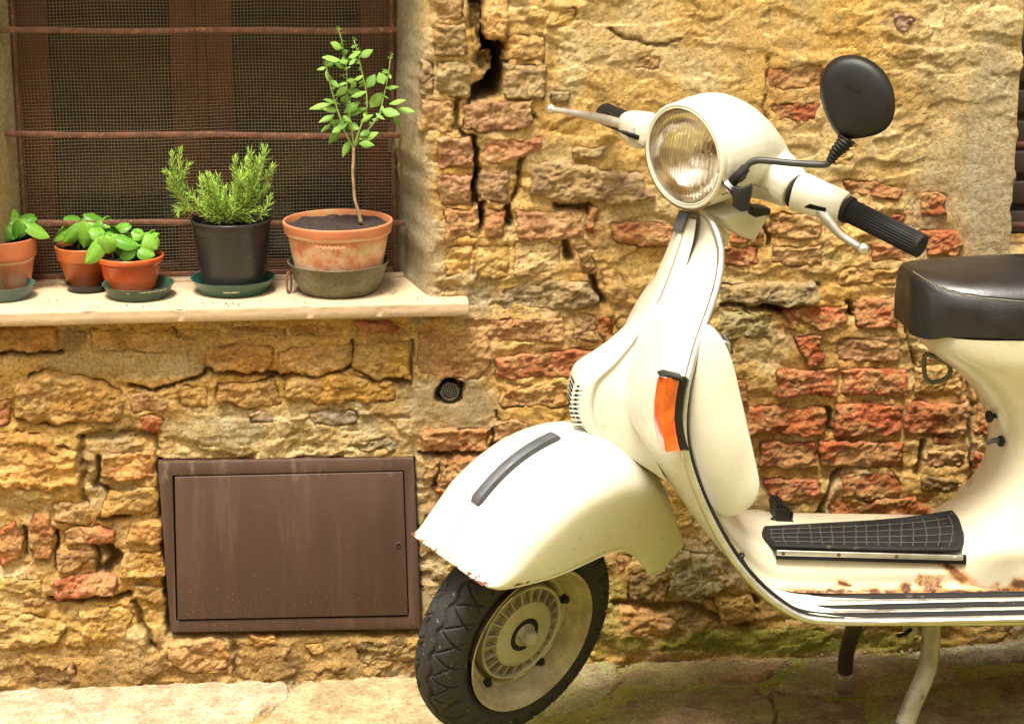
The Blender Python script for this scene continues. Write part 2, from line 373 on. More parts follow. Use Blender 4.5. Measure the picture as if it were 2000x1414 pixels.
# every brick and stone: outline in the wall plane (four numbers: a box, or a list of corners), colour, how far it stands out (m), corner radius (m)
ST = [
 # beside the window
 ((848, 46, 912, 112), PGR, .016, .010), ((854, 119, 921, 190), GRY, .016, .010), ((822, 118, 850, 188), CEM, .005, .010),
 ((822, 196, 888, 262), PNK, .010, .010), ([(900, 200), (1038, 195), (1042, 240), (1000, 262), (905, 258)], PGR, .016, .012),
 ((850, 266, 926, 330), PGR, .014, .011), ([(936, 270), (1062, 268), (1058, 300), (1010, 308), (980, 322), (936, 318)], PNK, .008, .012),
 ((856, 339, 922, 402), PGR, .014, .011), ((936, 336, 993, 400), GRY, .006, .012), ((866, 406, 934, 468), PNK, .010, .011),
 ((948, 408, 986, 462), RD2, .010, .009), ([(1003, 410), (1142, 412), (1140, 466), (1010, 468)], PNK, .012, .011),
 ([(1150, 406), (1170, 408), (1160, 455), (1140, 452)], RED, .012, .006), ((984, 126, 1068, 196), GRY, .014, .012),
 ((984, 68, 1066, 122), OCH, .008, .014), ([(942, 0), (990, -10), (1000, 40), (988, 84), (950, 78), (938, 40)], OCH, .020, .02),
 ([(914, 15), (936, 12), (938, 90), (916, 100)], BRN, -.03, .015), ([(924, 104), (958, 100), (956, 136), (926, 142)], BRN, -.035, .012),
 ((848, -40, 908, 40), PAL, .014, .012),
 ([(1186, 432), (1280, 434), (1322, 442), (1318, 482), (1240, 486), (1200, 470)], RD2, .008, .010),
 ((868, 480, 925, 540), OCH, .006, .012), ((928, 478, 1000, 545), OCH, .006, .012), ((1002, 472, 1098, 545), PAL, .007, .012),
 ([(1118, 480), (1146, 478), (1170, 530), (1166, 542), (1138, 538)], PGR, .010, .008),
 ([(968, 560), (1070, 545), (1150, 548), (1178, 592), (1130, 608), (970, 606)], GRY, .010, .016),
 ([(1036, 316), (1110, 312), (1180, 330), (1262, 340), (1280, 385), (1230, 402), (1100, 398), (1028, 388)], GRY, .018, .022),
 ([(1110, 290), (1190, 284), (1180, 306), (1120, 318)], GRY, .012, .01),
 ([(1172, 528), (1200, 528), (1250, 590), (1232, 650), (1205, 640)], OCH, .012, .014),
 ([(905, 622), (1100, 618), (1104, 668), (905, 670)], PNK, .006, .010), ((1120, 612, 1166, 664), PGR, .008, .009),
 ([(1166, 618), (1196, 620), (1204, 680), (1180, 690), (1168, 650)], RED, .008, .008),
 ([(965, 700), (1050, 686), (1192, 680), (1192, 730), (1100, 738), (966, 738)], RD2, .010, .009),
 ([(812, 640), (958, 636), (962, 700), (940, 742), (812, 738)], PNK, .008, .014), ((973, 748, 1118, 796), OCH, .006, .012),
 ([(820, 838), (952, 836), (956, 882), (822, 884)], RD2, .012, .009), ([(968, 822), (1030, 818), (1034, 866), (960, 868)], PNK, .008, .009),
 ([(826, 892), (866, 890), (850, 948), (826, 950)], PNK, .008, .009), ([(868, 892), (940, 890), (930, 946), (858, 946)], RD2, .012, .010),
 ((846, 952, 892, 986), RD2, .006, .009), ((1190, 580, 1225, 610), PNK, .005, .01), ((1060, 12, 1130, 60), OCH, .004, .02),
 ((1240, 108, 1290, 135), PGR, .004, .010), ((1076, 175, 1112, 205), GRY, .010, .012),
 # right part of the wall
 ([(1496, 135), (1560, 122), (1612, 118), (1610, 175), (1500, 182)], (.55, .25, .09), .002, .012), ([(1502, 198), (1560, 195), (1600, 200), (1596, 238), (1520, 240)], (.52, .2, .09), .003, .010),
 ([(1497, 418), (1600, 412), (1612, 440), (1596, 468), (1500, 470)], PNK, .010, .010), ((1504, 478, 1606, 520), PNK, .008, .010), ((1410, 482, 1484, 520), RD2, .006, .010),
 ((1428, 430, 1458, 476), RD2, .008, .008), ((1462, 424, 1490, 462), PGR, .008, .008), ([(1640, 348), (1720, 356), (1762, 372), (1756, 392), (1660, 380)], RD2, .004, .010),
 ([(1797, 378), (1830, 373), (1856, 380), (1842, 402), (1850, 420), (1800, 426)], RED, .012, .009), ([(1800, 446), (1866, 443), (1882, 475), (1870, 500), (1806, 498)], RED, .014, .010),
 ([(1740, 420), (1766, 422), (1766, 436), (1744, 436)], RED, .006, .007), ((1640, 522, 1756, 560), OCH, .008, .010), ([(1706, 478), (1782, 476), (1776, 512), (1700, 512)], RD2, .005, .010),
 ([(1402, 556), (1500, 548), (1592, 552), (1602, 580), (1580, 597), (1404, 596)], GRY, .018, .018), ((1402, 608, 1510, 662), GRY, .010, .014),
 ([(1526, 600), (1655, 595), (1655, 628), (1602, 648), (1588, 640), (1560, 622), (1555, 650), (1532, 640)], RED, .012, .008), ((1668, 581, 1752, 640), RED, .014, .010),
 ([(1546, 656), (1606, 652), (1614, 690), (1606, 714), (1572, 716), (1560, 690)], RED, .012, .009), ((1634, 656, 1762, 708), PNK, .008, .012),
 ((1516, 721, 1640, 774), RED, .014, .009), ((1644, 720, 1770, 770), RED, .013, .009), ((1785, 712, 1882, 772), YEL, .010, .012),
 ((1458, 794, 1612, 850), RED, .013, .010), ((1628, 788, 1760, 850), RED, .015, .009), ((1764, 786, 1893, 848), RED, .014, .010),
 ((1484, 862, 1596, 914), RED, .014, .010), ((1600, 860, 1766, 912), RED, .014, .010), ((1905, 762, 1942, 850), RD2, .010, .009), ((1905, 882, 1938, 940), RED, .010, .009),
 ((1812, 878, 1886, 912), PNK, .008, .010), ((1822, 850, 1870, 870), RD2, .004, .008), ([(1490, 938), (1596, 935), (1604, 970), (1580, 988), (1510, 984)], RD2, .010, .010),
 ([(1640, 924), (1742, 920), (1768, 950), (1752, 974), (1640, 974)], (.46, .16, .07), .010, .012), ([(1790, 928), (1872, 925), (1876, 945), (1850, 962), (1798, 958)], BRN, .012, .012),
 ([(1618, 978), (1720, 970), (1790, 966), (1820, 1000), (1780, 1006), (1618, 1010)], RED, .016, .010), ((1510, 1004, 1604, 1032), OCH, .008, .010), ((1430, 742, 1460, 790), RED, .008, .008),
 ([(1744, 24), (1778, 20), (1788, 44), (1770, 66), (1746, 58)], (.66, .52, .38), .008, .010), ((1690, 1016, 1760, 1040), OCH, .006, .01), ((1946, 700, 1990, 745), RD2, .006, .01),
 ([(1410, 1000), (1480, 985), (1520, 1020), (1500, 1060), (1420, 1050)], CEM, .018, .02), ((1952, 960, 2010, 1010), BRN, .006, .01), ((1620, 300, 1670, 326), OCH, .004, .012),
 # below the sill
 ([(-60, 640), (110, 638), (116, 686), (-60, 690)], YEL, .010, .009), ((122, 640, 170, 690), GRY, .004, .010), ((176, 640, 338, 690), OCH, .006, .011), ((344, 638, 440, 664), OCH, .004, .010),
 ([(400, 676), (470, 670), (538, 674), (538, 712), (505, 728), (402, 718)], YEL, .016, .014), ([(542, 680), (600, 670), (688, 668), (684, 716), (600, 738), (544, 730)], OCH, .012, .014),
 ([(690, 676), (760, 664), (800, 668), (803, 738), (740, 742), (686, 722)], YEL, .016, .014), ([(683, 628), (760, 624), (786, 640), (770, 655), (700, 648)], RD2, .010, .009),
 ((566, 632, 676, 660), OCH, .004, .010), ((444, 634, 560, 662), PNK, .004, .010),
 ([(30, 740), (90, 724), (200, 742), (252, 770), (244, 826), (100, 836), (24, 818)], YEL, .022, .03), ([(250, 770), (300, 762), (330, 780), (322, 806), (262, 806)], PNK, .012, .014),
 ((274, 808, 320, 846), RD2, .006, .010), ((-30, 782, 22, 832), RD2, .008, .012), ([(-60, 845), (80, 840), (152, 880), (156, 950), (100, 962), (-60, 950)], OCH, .020, .03),
 ([(204, 884), (300, 880), (308, 900), (300, 934), (196, 935)], YEL, .016, .008), ([(212, 958), (300, 950), (310, 975), (306, 1002), (191, 1006)], YEL, .018, .008),
 ([(252, 1016), (318, 1013), (318, 1062), (248, 1058)], YEL, .016, .008), ([(240, 1078), (320, 1076), (322, 1126), (231, 1124)], YEL, .018, .008), ([(260, 1140), (325, 1146), (324, 1175), (256, 1168)], YEL, .014, .008),
 ([(103, 984), (170, 980), (186, 1010), (176, 1030), (104, 1020)], PNK, .012, .011), ([(120, 1034), (165, 1026), (230, 1030), (228, 1062), (124, 1062)], RD2, .014, .011),
 ([(112, 1075), (186, 1070), (188, 1086), (150, 1120), (112, 1112)], PNK, .012, .010), ([(64, 1004), (98, 1000), (108, 1040), (104, 1098), (66, 1092), (56, 1046)], RD2, .016, .012),
 ([(0, 1030), (30, 1014), (48, 1050), (44, 1096), (0, 1106)], RD2, .014, .014), ([(94, 1126), (200, 1116), (230, 1126), (228, 1162), (110, 1168)], RD2, .016, .012),
 ([(40, 1166), (80, 1160), (92, 1175), (80, 1186), (46, 1184)], PNK, .010, .009), ((-60, 1126, 84, 1156), OCH, .010, .010), ([(152, 1188), (230, 1180), (262, 1200), (258, 1250), (165, 1250)], OCH, .016, .016),
 ([(326, 1242), (400, 1240), (450, 1250), (446, 1308), (380, 1318), (328, 1300)], PNK, .012, .014), ([(480, 1238), (540, 1236), (546, 1256), (500, 1262)], YEL, .010, .009),
 ([(590, 1256), (630, 1250), (642, 1272), (610, 1288)], YEL, .008, .010), ([(60, 1290), (150, 1284), (160, 1330), (60, 1338)], BRN, .010, .016), ([(-40, 1200), (60, 1190), (130, 1215), (120, 1262), (-40, 1270)], OCH, .020, .022),
 ([(690, 1246), (800, 1240), (812, 1290), (700, 1300)], BRN, .008, .016), ([(560, 738), (660, 728), (780, 748), (776, 786), (640, 792), (560, 780)], YEL, .014, .02),
 ([(420, 748), (540, 742), (552, 790), (500, 800), (424, 790)], YEL, .012, .018), ([(336, 750), (410, 752), (412, 800), (350, 800)], OCH, .010, .016),
 ([(484, 806), (530, 800), (540, 828), (490, 832)], CEM, .008, .012), ((600, 800, 700, 832), CEM, .008, .014), ([(690, 856), (760, 850), (790, 876), (700, 884)], CEM, .008, .012),
 ([(822, 1000), (862, 1004), (856, 1060), (824, 1056)], PNK, .006, .014), ([(1224, 1120), (1300, 1096), (1330, 1130), (1300, 1170), (1230, 1176)], BRN, .018, .020),
 ([(1290, 1060), (1400, 1080), (1440, 1140), (1360, 1176), (1300, 1150)], CEM, .022, .024), ([(1390, 1150), (1470, 1160), (1500, 1210), (1410, 1220)], OCH, .020, .022),
 ([(1204, 1180), (1300, 1186), (1330, 1232), (1210, 1250)], OCH, .018, .022), ([(1560, 1040), (1660, 1046), (1660, 1080), (1570, 1080)], OCH, .01, .014),
 ([(1200, 1090), (1235, 1080), (1240, 1110), (1205, 1116)], PNK, .008, .012),
]
def poly_of(a): return rect(*a) if isinstance(a, tuple) else a
def wpoly(a): return [w0(*p) for p in poly_of(a)]
# joints, cracks and holes: line, width (m), depth (m)
CR_ = [([(925, -20), (948, 40), (958, 90), (950, 120)], .014, .10), ([(965, 75), (972, 120), (955, 170), (935, 188)], .013, .12), ([(962, 110), (975, 150), (962, 180)], .012, .12),
 ([(892, 190), (893, 250), (915, 272)], .0035, .03), ([(925, 270), (932, 330), (930, 380)], .005, .07), ([(928, 345), (930, 400), (938, 440)], .0065, .08), ([(990, 404), (994, 440)], .006, .07),
 ([(942, 404), (940, 450)], .005, .06), ([(1106, 470), (1112, 502)], .0055, .06), ([(1158, 545), (1180, 590)], .005, .05), ([(1090, 404), (1150, 408)], .005, .04),
 ([(925, 480), (926, 545)], .0012, .008), ([(1016, 210), (1045, 230)], .004, .02), ([(1020, 300), (1015, 350), (1000, 395)], .004, .03),
 ([(1500, 600), (1530, 602)], .006, .05), ([(1656, 592), (1664, 616)], .005, .05), ([(1616, 800), (1622, 840)], .005, .05), ([(1456, 570), (1600, 560)], .003, .015),
 ([(1410, 596), (1500, 602), (1530, 600)], .004, .035), ([(1320, 440), (1340, 470)], .003, .02), ([(1488, 430), (1500, 480)], .003, .03), ([(1456, 430), (1460, 476)], .003, .04),
 ([(0, 694), (120, 690)], .003, .03), ([(140, 742), (200, 745), (240, 772)], .002, .015), ([(470, 760), (540, 735), (600, 742), (690, 716), (730, 738), (800, 745)], .003, .035),
 ([(250, 750), (300, 765), (380, 740), (400, 728)], .0035, .03), ([(336, 640), (350, 660)], .003, .02), ([(60, 735), (90, 728)], .003, .03), ([(690, 668), (692, 720)], .003, .03), ([(804, 668), (805, 745)], .003, .02),
 ([(196, 890), (190, 950), (212, 960)], .004, .03), ([(196, 1010), (250, 1006)], .004, .03), ([(186, 1040), (190, 1110)], .004, .04), ([(205, 1070), (225, 1090), (210, 1110)], .011, .05),
 ([(312, 900), (318, 1000), (322, 1110), (330, 1230)], .004, .04), ([(108, 1040), (112, 1110)], .0035, .04), ([(50, 1030), (54, 1090)], .004, .04), ([(100, 1170), (230, 1168), (250, 1160)], .005, .04),
 ([(262, 1180), (300, 1260)], .006, .03), ([(330, 1238), (820, 1232)], .006, .03), ([(458, 1250), (462, 1310)], .005, .02), ([(822, 888), (960, 886)], .003, .03), ([(856, 890), (850, 950)], .003, .03),
 ([(960, 836), (964, 880)], .003, .03), ([(965, 800), (990, 840)], .0022, .02), ([(400, 722), (540, 732)], .004, .03), ([(1200, 1180), (1340, 1180), (1460, 1220)], .006, .03),
 ([(1290, 1090), (1380, 1160), (1480, 1170)], .006, .04), ([(310, 836), (306, 880)], .003, .02), ([(160, 852), (300, 850)], .007, .022), ([(160, 855), (162, 1000)], .006, .02), ([(1768, 640), (1790, 720)], .003, .02),
 ([(1800, 865), (1790, 925)], .005, .03), ([(1605, 1000), (1610, 1030)], .004, .03), ([(1640, 915), (1600, 1000)], .004, .03), ([(1895, 700), (1898, 960)], .004, .025), ([(1500, 120), (1494, 240)], .003, .012),
 ([(1185, 60), (1260, 90), (1330, 80)], .003, .012), ([(1060, 60), (1062, 200)], .002, .01), ([(800, 560), (930, 560)], .001, .002)]
# patches where the mortar or plaster has another colour: centre, radii (photo pixels), colour, strength
TB = [(820, 80, 60, 260, PAL, .7), (805, 300, 45, 300, CEM, .85), (830, 520, 60, 140, CEM, .9), (930, 590, 60, 70, CEM, .9), (250, 705, 190, 40, CEM, .9), (150, 650, 60, 30, CEM, .5), (380, 690, 50, 60, CEM, .6),
 (880, 790, 110, 70, CEM, .95), (900, 830, 90, 28, CEM, .9), (560, 850, 290, 60, PAL, 1.), (420, 830, 120, 60, CEM, .8), (720, 800, 100, 60, CEM, .7), (225, 900, 75, 110, CEM, .95), (205, 1060, 50, 60, CEM, .7),
 (835, 1040, 45, 200, CEM, .75), (1900, 100, 160, 200, PAL, .8), (1880, 480, 150, 260, CEM, .7), (1940, 300, 70, 300, CEM, .8), (1250, 250, 160, 160, OCH, .6), (1250, 60, 300, 90, PAL, .5), (1650, 300, 160, 140, PAL, .6),
 (1420, 60, 130, 90, ORG, .35), (1800, 180, 90, 120, BRN, .35), (1000, 640, 100, 60, OCH, .5), (560, 1280, 320, 50, BRN, .75), (150, 1300, 220, 50, BRN, .65), (60, 1200, 130, 70, OCH, .3), (1360, 1110, 120, 70, CEM, .8),
 (1300, 1230, 180, 50, BRN, .6), (1500, 1250, 320, 30, MOS, .9), (1180, 1200, 120, 80, MOS, .45), (1850, 1000, 120, 60, BRN, .4), (1500, 1000, 60, 60, CEM, .7), (1780, 820, 150, 160, OCH, .4), (270, 880, 200, 400, ORG, .25), (960, 100, 40, 110, BRN, .6)]
VENT = w0(879, 767)
xm_r = P(772, 300, .2).x; xc_r = P(838, 300, 0).x; xm_l = P(38, 300, .2).x; xc_l = xm_l-.06
SILL_Z = .744; WIN_TOP = 1.56; REV = .2
dk_x = P(1988, 250, 0).x; dk_z = P(1990, 500, 0).z
def base_h(x, z):
    """how far the rough wall stands out of its plane"""
    wx = x+.02*fbm(x, z, 9, 2, 50); wz = z+.02*fbm(x, z, 9, 2, 51)
    h = .012*fbm(wx, wz*1.4, 6, 3, 1)+.012*fbm(wx, wz*1.4, 16, 5, 2, .62)+.0042*facets(wx+.012*fbm(x, z, 40, 2, 52), wz*1.5+.012*fbm(x, z, 40, 2, 53), 19, 5)+.0030*facets(x+.006*fbm(x, z, 80, 2, 54), z*1.35+.006*fbm(x, z, 80, 2, 55), 52, 6)+.0030*fbm(x, z*1.2, 100, 2, 4)
    rough_ = smooth(-.1, .3, fbm(x, z, 5, 2, 77)); h = h*(.75+.5*rough_)
    st = fbm(wx*.7, wz*1.9, 10, 3, 8); h = h+.009*smooth(-.02, .02, st)-.005            # broken ledges
    qx, qz = w0(1480, 160); fl_ = .5*np.exp(-(((x-qx)/.42)**2+((z-qz)/.26)**2)**1.5); qx, qz = w0(1900, 330); fl_ = np.maximum(fl_, .6*np.exp(-(((x-qx)/.16)**2+((z-qz)/.3)**2)**1.5))
    h = h*(.76-fl_)
    h = h+.020*smooth(.18, .0, z)*(.6+.6*fbm(x, z, 8, 2, 9))                                   # rubble at the foot
    return h
def fine_only(x, z): return .004*fbm(x, z, 20, 3, 12)+.001*fbm(x, z, 90, 2, 13)
def axis(lo, hi, d0, d1, s0, s1):
    a = np.arange(d0, d1, s0); l = d0-np.cumsum(np.full(int((d0-lo)/s1)+1, s1)); r = d1+np.cumsum(np.full(int((hi-d1)/s1)+1, s1)); return np.r_[l[::-1], a, r]
gx = axis(-1.5, 2.3, -.70, 1.46, .0042, .022); gz = axis(-.12, 2.4, -.06, 1.36, .0042, .022)
X, Z = np.meshgrid(gx, gz, indexing='ij'); H = base_h(X, Z)
T = np.empty(X.shape+(3,)); T[:] = OCH
nz = fbm(X, Z, 7, 4, 21); nz2 = fbm(X, Z, 22, 4, 22)
for c, s in ((PAL, smooth(.02, .25, nz)), (ORG, smooth(.05, .3, -nz)*.7), (BRN, smooth(.18, .42, nz2)*.6)): T += (np.array(c)-T)*s[..., None]
def px_of(x, z):
    """photo position of wall points, for the hand-placed patches"""
    q = np.stack([x-CAM.x, np.full(x.shape, -CAM.y), z-CAM.z], -1)
    d = q@np.array(CF); return 1000+FPX*(q@np.array(CR))/d, 707-FPX*(q@np.array(CU))/d
PU, PV = px_of(X, Z)
for cx, cy, rx, ry, c, s in TB:
    r = np.hypot((PU-cx)/rx, (PV-cy)/ry)+.35*nz2+.3*nz; k = smooth(1.05, .62, r)*s; T += (np.array(c)-T)*k[..., None]
# smoother trowelled cement round the vent and under the sill
for cx, cy, rx, ry in ((890, 790, 100, 60), (250, 705, 170, 36), (815, 430, 40, 200), (1900, 420, 110, 220)):
    k = smooth(1.1, .6, np.hypot((PU-cx)/rx, (PV-cy)/ry)+.3*nz2); H = H*(1-k)+(.002+.25*H+.001*fbm(X, Z, 60, 2, 31))*k
WXN = X+.006*perlin(X*28, Z*28, 40)+.0025*perlin(X*90, Z*90, 42); WZN = Z+.006*perlin(X*28, Z*28, 41)+.0025*perlin(X*90, Z*90, 43)
for a, c, pr, rd in ST:
    pl = wpoly(a); xs = [p[0] for p in pl]; zs = [p[1] for p in pl]
    i0, i1 = np.searchsorted(gx, [min(xs)-.03, max(xs)+.03]); j0, j1 = np.searchsorted(gz, [min(zs)-.03, max(zs)+.03])
    if i1-i0 < 2 or j1-j0 < 2: continue
    sl_ = np.s_[i0:i1, j0:j1]; sd_ = sdpoly(WXN[sl_], WZN[sl_], pl)
    ring_ = smooth(-.022, -.004, sd_)*smooth(.008, .0, sd_); H[sl_] = H[sl_]*(1-.35*ring_)+ring_*(.0055*fbm(X[sl_], Z[sl_], 26, 3, 45)+(-.0012 if c in (RED, RD2, YEL, GRY) else .0022))-.030*smooth(.0, .007, sd_-rd*np.clip((.22 if c in (RED, RD2, YEL) else .42)+1.1*fbm(X[sl_], Z[sl_], 18, 3, 47), .02, 1.1))
    k = smooth(-.030, -.006, sd_)*.45                                   # mortar close to a brick carries brick dust
    T[sl_] += (np.array(c)*.6+np.array(OCH)*.4-T[sl_])*(k*np.clip(.5+1.2*nz2[sl_], 0, 1))[..., None]
for pts, wd, dp in CR_:
    pl = [w0(*p) for p in pts]; xs = [p[0] for p in pl]; zs = [p[1] for p in pl]
    i0, i1 = np.searchsorted(gx, [min(xs)-.04, max(xs)+.04]); j0, j1 = np.searchsorted(gz, [min(zs)-.04, max(zs)+.04])
    if i1-i0 < 2 or j1-j0 < 2: continue
    sl_ = np.s_[i0:i1, j0:j1]; d = sdline(WXN[sl_], WZN[sl_], pl)
    k = smooth(wd*1.7, wd*.35, d+.25*wd*nz2[sl_]); H[sl_] -= (dp if dp > .08 else dp*.65)*k
    T[sl_] += (np.array(BRN)-T[sl_])*(k*.8)[..., None]
# hole for the vent, recess for the cabinet
H -= .05*smooth(.030, .024, np.hypot(X-VENT[0], Z-VENT[1])+.006*perlin(X*45, Z*45, 5)+.002*perlin(X*140, Z*140, 5))
CAB = [w0(300, 895), w0(816, 888), w0(831, 1236), w0(325, 1243)]
sc = sdpoly(X, Z, CAB); H = H-np.clip(H-.004, 0, 1)*smooth(-.02, 0, sc)-.035*smooth(.004, .010, sc)
# sill bedding
H = np.where((np.abs(Z-.732) < .02) & (X < .285), np.minimum(H, .004), H)
Yw = -H
# the window opening with its splayed, plastered reveals
cr = .014*fbm(X*0, Z, 9, 3, 60)
s_r = (xc_r+cr-X)/(xc_r-xm_r); s_l = (X-xc_l)/(xm_l-xc_l); s_t = (WIN_TOP-Z)/.05
s = np.minimum(np.minimum(s_r, s_l), s_t); s = np.where(Z < SILL_Z-.012, -1, s); sc_ = np.clip(s, 0, 1)
k = smooth(-.3, .6, s); Yw = Yw*(1-k)+(REV*1.04*sc_**1.25-.25*H)*k
T += (np.array(CEM)*.92-T)*(smooth(.15, .5, s)*.85)[..., None]
drop = s > 1.12
d2 = np.minimum((X-dk_x-.006*fbm(X*0, Z, 14, 2, 61))/.012, (Z-dk_z)/.012); d2 = np.minimum(d2, np.minimum((dk_x+.62-X)/.012, (1.95-Z)/.012))
Yw = np.where(d2 > 0, np.minimum(np.clip(d2, 0, 1), 1)*.10+Yw*np.clip(1-d2, 0, 1), Yw); drop |= d2 > 1.6
V = np.stack([X, Yw, Z], -1).reshape(-1, 3); keep = ~(drop[:-1, :-1] & drop[1:, :-1] & drop[:-1, 1:] & drop[1:, 1:])
F = gridfaces(len(gx), len(gz), keep); V, F, TT = compact(V, F, T.reshape(-1, 3))
wall = thing('house_wall', 'crumbling ochre house wall of plaster, rubble stone and red bricks', 'wall', (.4, 0, 0))
npmesh('rough_mortar', V, F, M['wall'], wall, tint=TT)
print('wall', len(F))
# its upper storey and bulk
def wbox(n, x0, x1, y0, y1, z0, z1, mat, par): return box(n, ((x0+x1)/2, (y0+y1)/2, (z0+z1)/2), ((x1-x0)/2, 0, 0), (0, (y1-y0)/2, 0), (0, 0, (z1-z0)/2), mat, par, bev=0)
m_plain = simple('plain_ochre_plaster', (.60, .41, .18), .95, var=.3, scale=4, bump=.01, bscale=30, spec=.1)
wbox('upper_wall', -4.5, 5.5, .0, .5, 2.38, 6.0, m_plain, wall)
wbox('wall_end', -4.5, -1.46, .0, .5, -.2, 2.38, m_plain, wall); wbox('wall_end', 2.26, 5.5, .0, .5, -.2, 2.38, m_plain, wall)

# the bricks and stones themselves, each one a piece of its own
NST = 0
def stone_patch(pl, col, pr, rd, place, mat, parent, name, res=.0038, seed=0, basef=None, rough=1.0, deep=.03):
    xs = [p[0] for p in pl]; zs = [p[1] for p in pl]
    ax = np.arange(min(xs)-.012, max(xs)+.012+res, res); az = np.arange(min(zs)-.012, max(zs)+.012+res, res)
    x, z = np.meshgrid(ax, az, indexing='ij')
    wx = x+.006*perlin(x*28, z*28, 40)+.0025*perlin(x*90, z*90, 42); wz = z+.006*perlin(x*28, z*28, 41)+.0025*perlin(x*90, z*90, 43)
    sd_ = sdpoly(wx, wz, pl)+.002
    rdn = rd*np.clip(.75+.9*fbm(x, z, 30, 2, 46+seed % 9), .35, 1.6); t = np.clip(sd_/rdn, 0, 1); dome = np.sqrt(np.clip(1-(1-t)**2, 0, 1))
    tl = np.random.RandomState(seed).uniform(-1, 1, 2)*.09
    f = rough*(.0065*fbm(x, z*1.4, 18, 4, 70+seed % 7, .6)+.0030*facets(x+.008*fbm(x, z, 60, 2, 56), z*1.6+.008*fbm(x, z, 60, 2, 57), 34, seed % 11)+.0026*facets(x+.004*fbm(x, z, 100, 1, 58), z*1.5, 80, seed % 5)+.0016*fbm(x, z, 120, 2, 90))+tl[0]*(x-np.mean(xs))+tl[1]*(z-np.mean(zs))
    b = basef(x, z) if basef else 0
    h = -deep*(1-dome)+(pr+f+b*.5)*smooth(0, .6, t)
    keepv = sd_ > -.001; kf = keepv[:-1, :-1] & keepv[1:, :-1] & keepv[:-1, 1:] & keepv[1:, 1:]
    if kf.sum() < 6: return None
    V = place(x, z, h).reshape(-1, 3); F = gridfaces(len(ax), len(az), kf)
    # side walls going back into the wall, so that the piece has its thickness
    e = np.concatenate([F[:, [0, 1]], F[:, [1, 2]], F[:, [2, 3]], F[:, [3, 0]]]); key = {}
    for a_, b_ in e.tolist():
        if (b_, a_) in key: del key[(b_, a_)]
        else: key[(a_, b_)] = 1
    be = np.array(list(key)); bv = np.unique(be); mp = np.full(len(V), -1); mp[bv] = np.arange(len(bv))+len(V)
    back = place(x.reshape(-1)[bv], z.reshape(-1)[bv], np.full(len(bv), -deep-.02))
    V2 = np.r_[V, back]; SF = np.stack([be[:, 1], be[:, 0], mp[be[:, 0]], mp[be[:, 1]]], -1)
    V3, F3 = compact(V2, np.r_[F, SF])
    o = npmesh(name, V3, F3, mat, parent); o.color = (*col, 1); return o
def wplace(x, z, h): return np.stack([x, -h, z], -1)
for i, (a, c, pr, rd) in enumerate(ST):
    j = RNG.uniform(.9, 1.1, 3); col = tuple(min(1, cc*q) for cc, q in zip(c, j))
    nm = 'brick' if c in (RED, RD2, PNK, YEL) or (len(c) == 3 and c[0] > 1.8*c[1]) else 'stone'
    stone_patch(wpoly(a), col, (pr-.003)*.8, rd, wplace, M['stone'], wall, nm, seed=i, basef=base_h)
print('stones', len(ST))

# ================================================================== THE GROUND
def gz_at(x, y): return -.022+.012*smooth(.5, 1.4, x)-.010*smooth(.35, .0, -y)*smooth(.6, .2, x)
def gpt(u, v):
    q = PZ(u, v, -.02)
    for _ in range(3): q = PZ(u, v, float(gz_at(q.x, q.y)))
    return (q.x, q.y)
gxs = axis(-9, 9, -.8, 1.7, .007, .12); gys = axis(-14, .12, -1.0, .10, .007, .12)
GX, GY = np.meshgrid(gxs, gys, indexing='ij')
g1 = fbm(GX, GY, 9, 4, 201); g2 = fbm(GX, GY, 35, 3, 202)
GZ = gz_at(GX, GY)+.006*g1+.0025*g2-.004
GT = np.empty(GX.shape+(3,)); GT[:] = (.66, .55, .32)
GT += (np.array((.44, .33, .16))-GT)*(smooth(-.1, .3, g1))[..., None]
mo = smooth(-.15, .25, fbm(GX, GY, 5, 3, 203)+.25*g2+.45*smooth(.0, .5, GX)-.12)
GT += (np.array(MOS)-GT)*(mo*.85)[..., None]
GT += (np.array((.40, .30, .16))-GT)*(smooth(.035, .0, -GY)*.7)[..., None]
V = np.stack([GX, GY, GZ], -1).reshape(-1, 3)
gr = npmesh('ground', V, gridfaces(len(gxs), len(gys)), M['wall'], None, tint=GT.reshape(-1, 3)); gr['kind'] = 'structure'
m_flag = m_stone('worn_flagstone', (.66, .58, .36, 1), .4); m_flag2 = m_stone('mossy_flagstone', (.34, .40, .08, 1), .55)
FL = [([(-90, 1352), (300, 1342), (560, 1336), (575, 1368), (470, 1414), (420, 1480), (-90, 1480)], (.86, .76, .58)), ([(590, 1338), (820, 1326), (870, 1345), (900, 1450), (560, 1470), (500, 1420)], (.76, .66, .42)),
 ([(1240, 1290), (1400, 1272), (1570, 1268), (1540, 1300), (1490, 1330), (1300, 1340), (1210, 1330)], (.76, .56, .36)), ([(1590, 1285), (1720, 1282), (1860, 1300), (1870, 1330), (1700, 1360), (1500, 1350), (1560, 1310)], (.74, .66, .46)),
 ([(1640, 1262), (1800, 1248), (2060, 1240), (2100, 1290), (1900, 1296), (1760, 1284)], (.72, .72, .58)), ([(1080, 1300), (1200, 1280), (1215, 1330), (1180, 1370), (1060, 1400)], (.68, .62, .40)),
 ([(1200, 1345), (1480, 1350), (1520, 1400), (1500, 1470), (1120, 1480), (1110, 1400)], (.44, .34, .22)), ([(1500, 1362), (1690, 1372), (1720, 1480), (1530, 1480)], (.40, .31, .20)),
 ([(1720, 1365), (1880, 1345), (2080, 1320), (2120, 1480), (1740, 1490)], (.46, .36, .24))]  # flags under the scooter are browner: its shade is put into their colour
def fplace(x, y, h): return np.stack([x, y, gz_at(x, y)+h], -1)
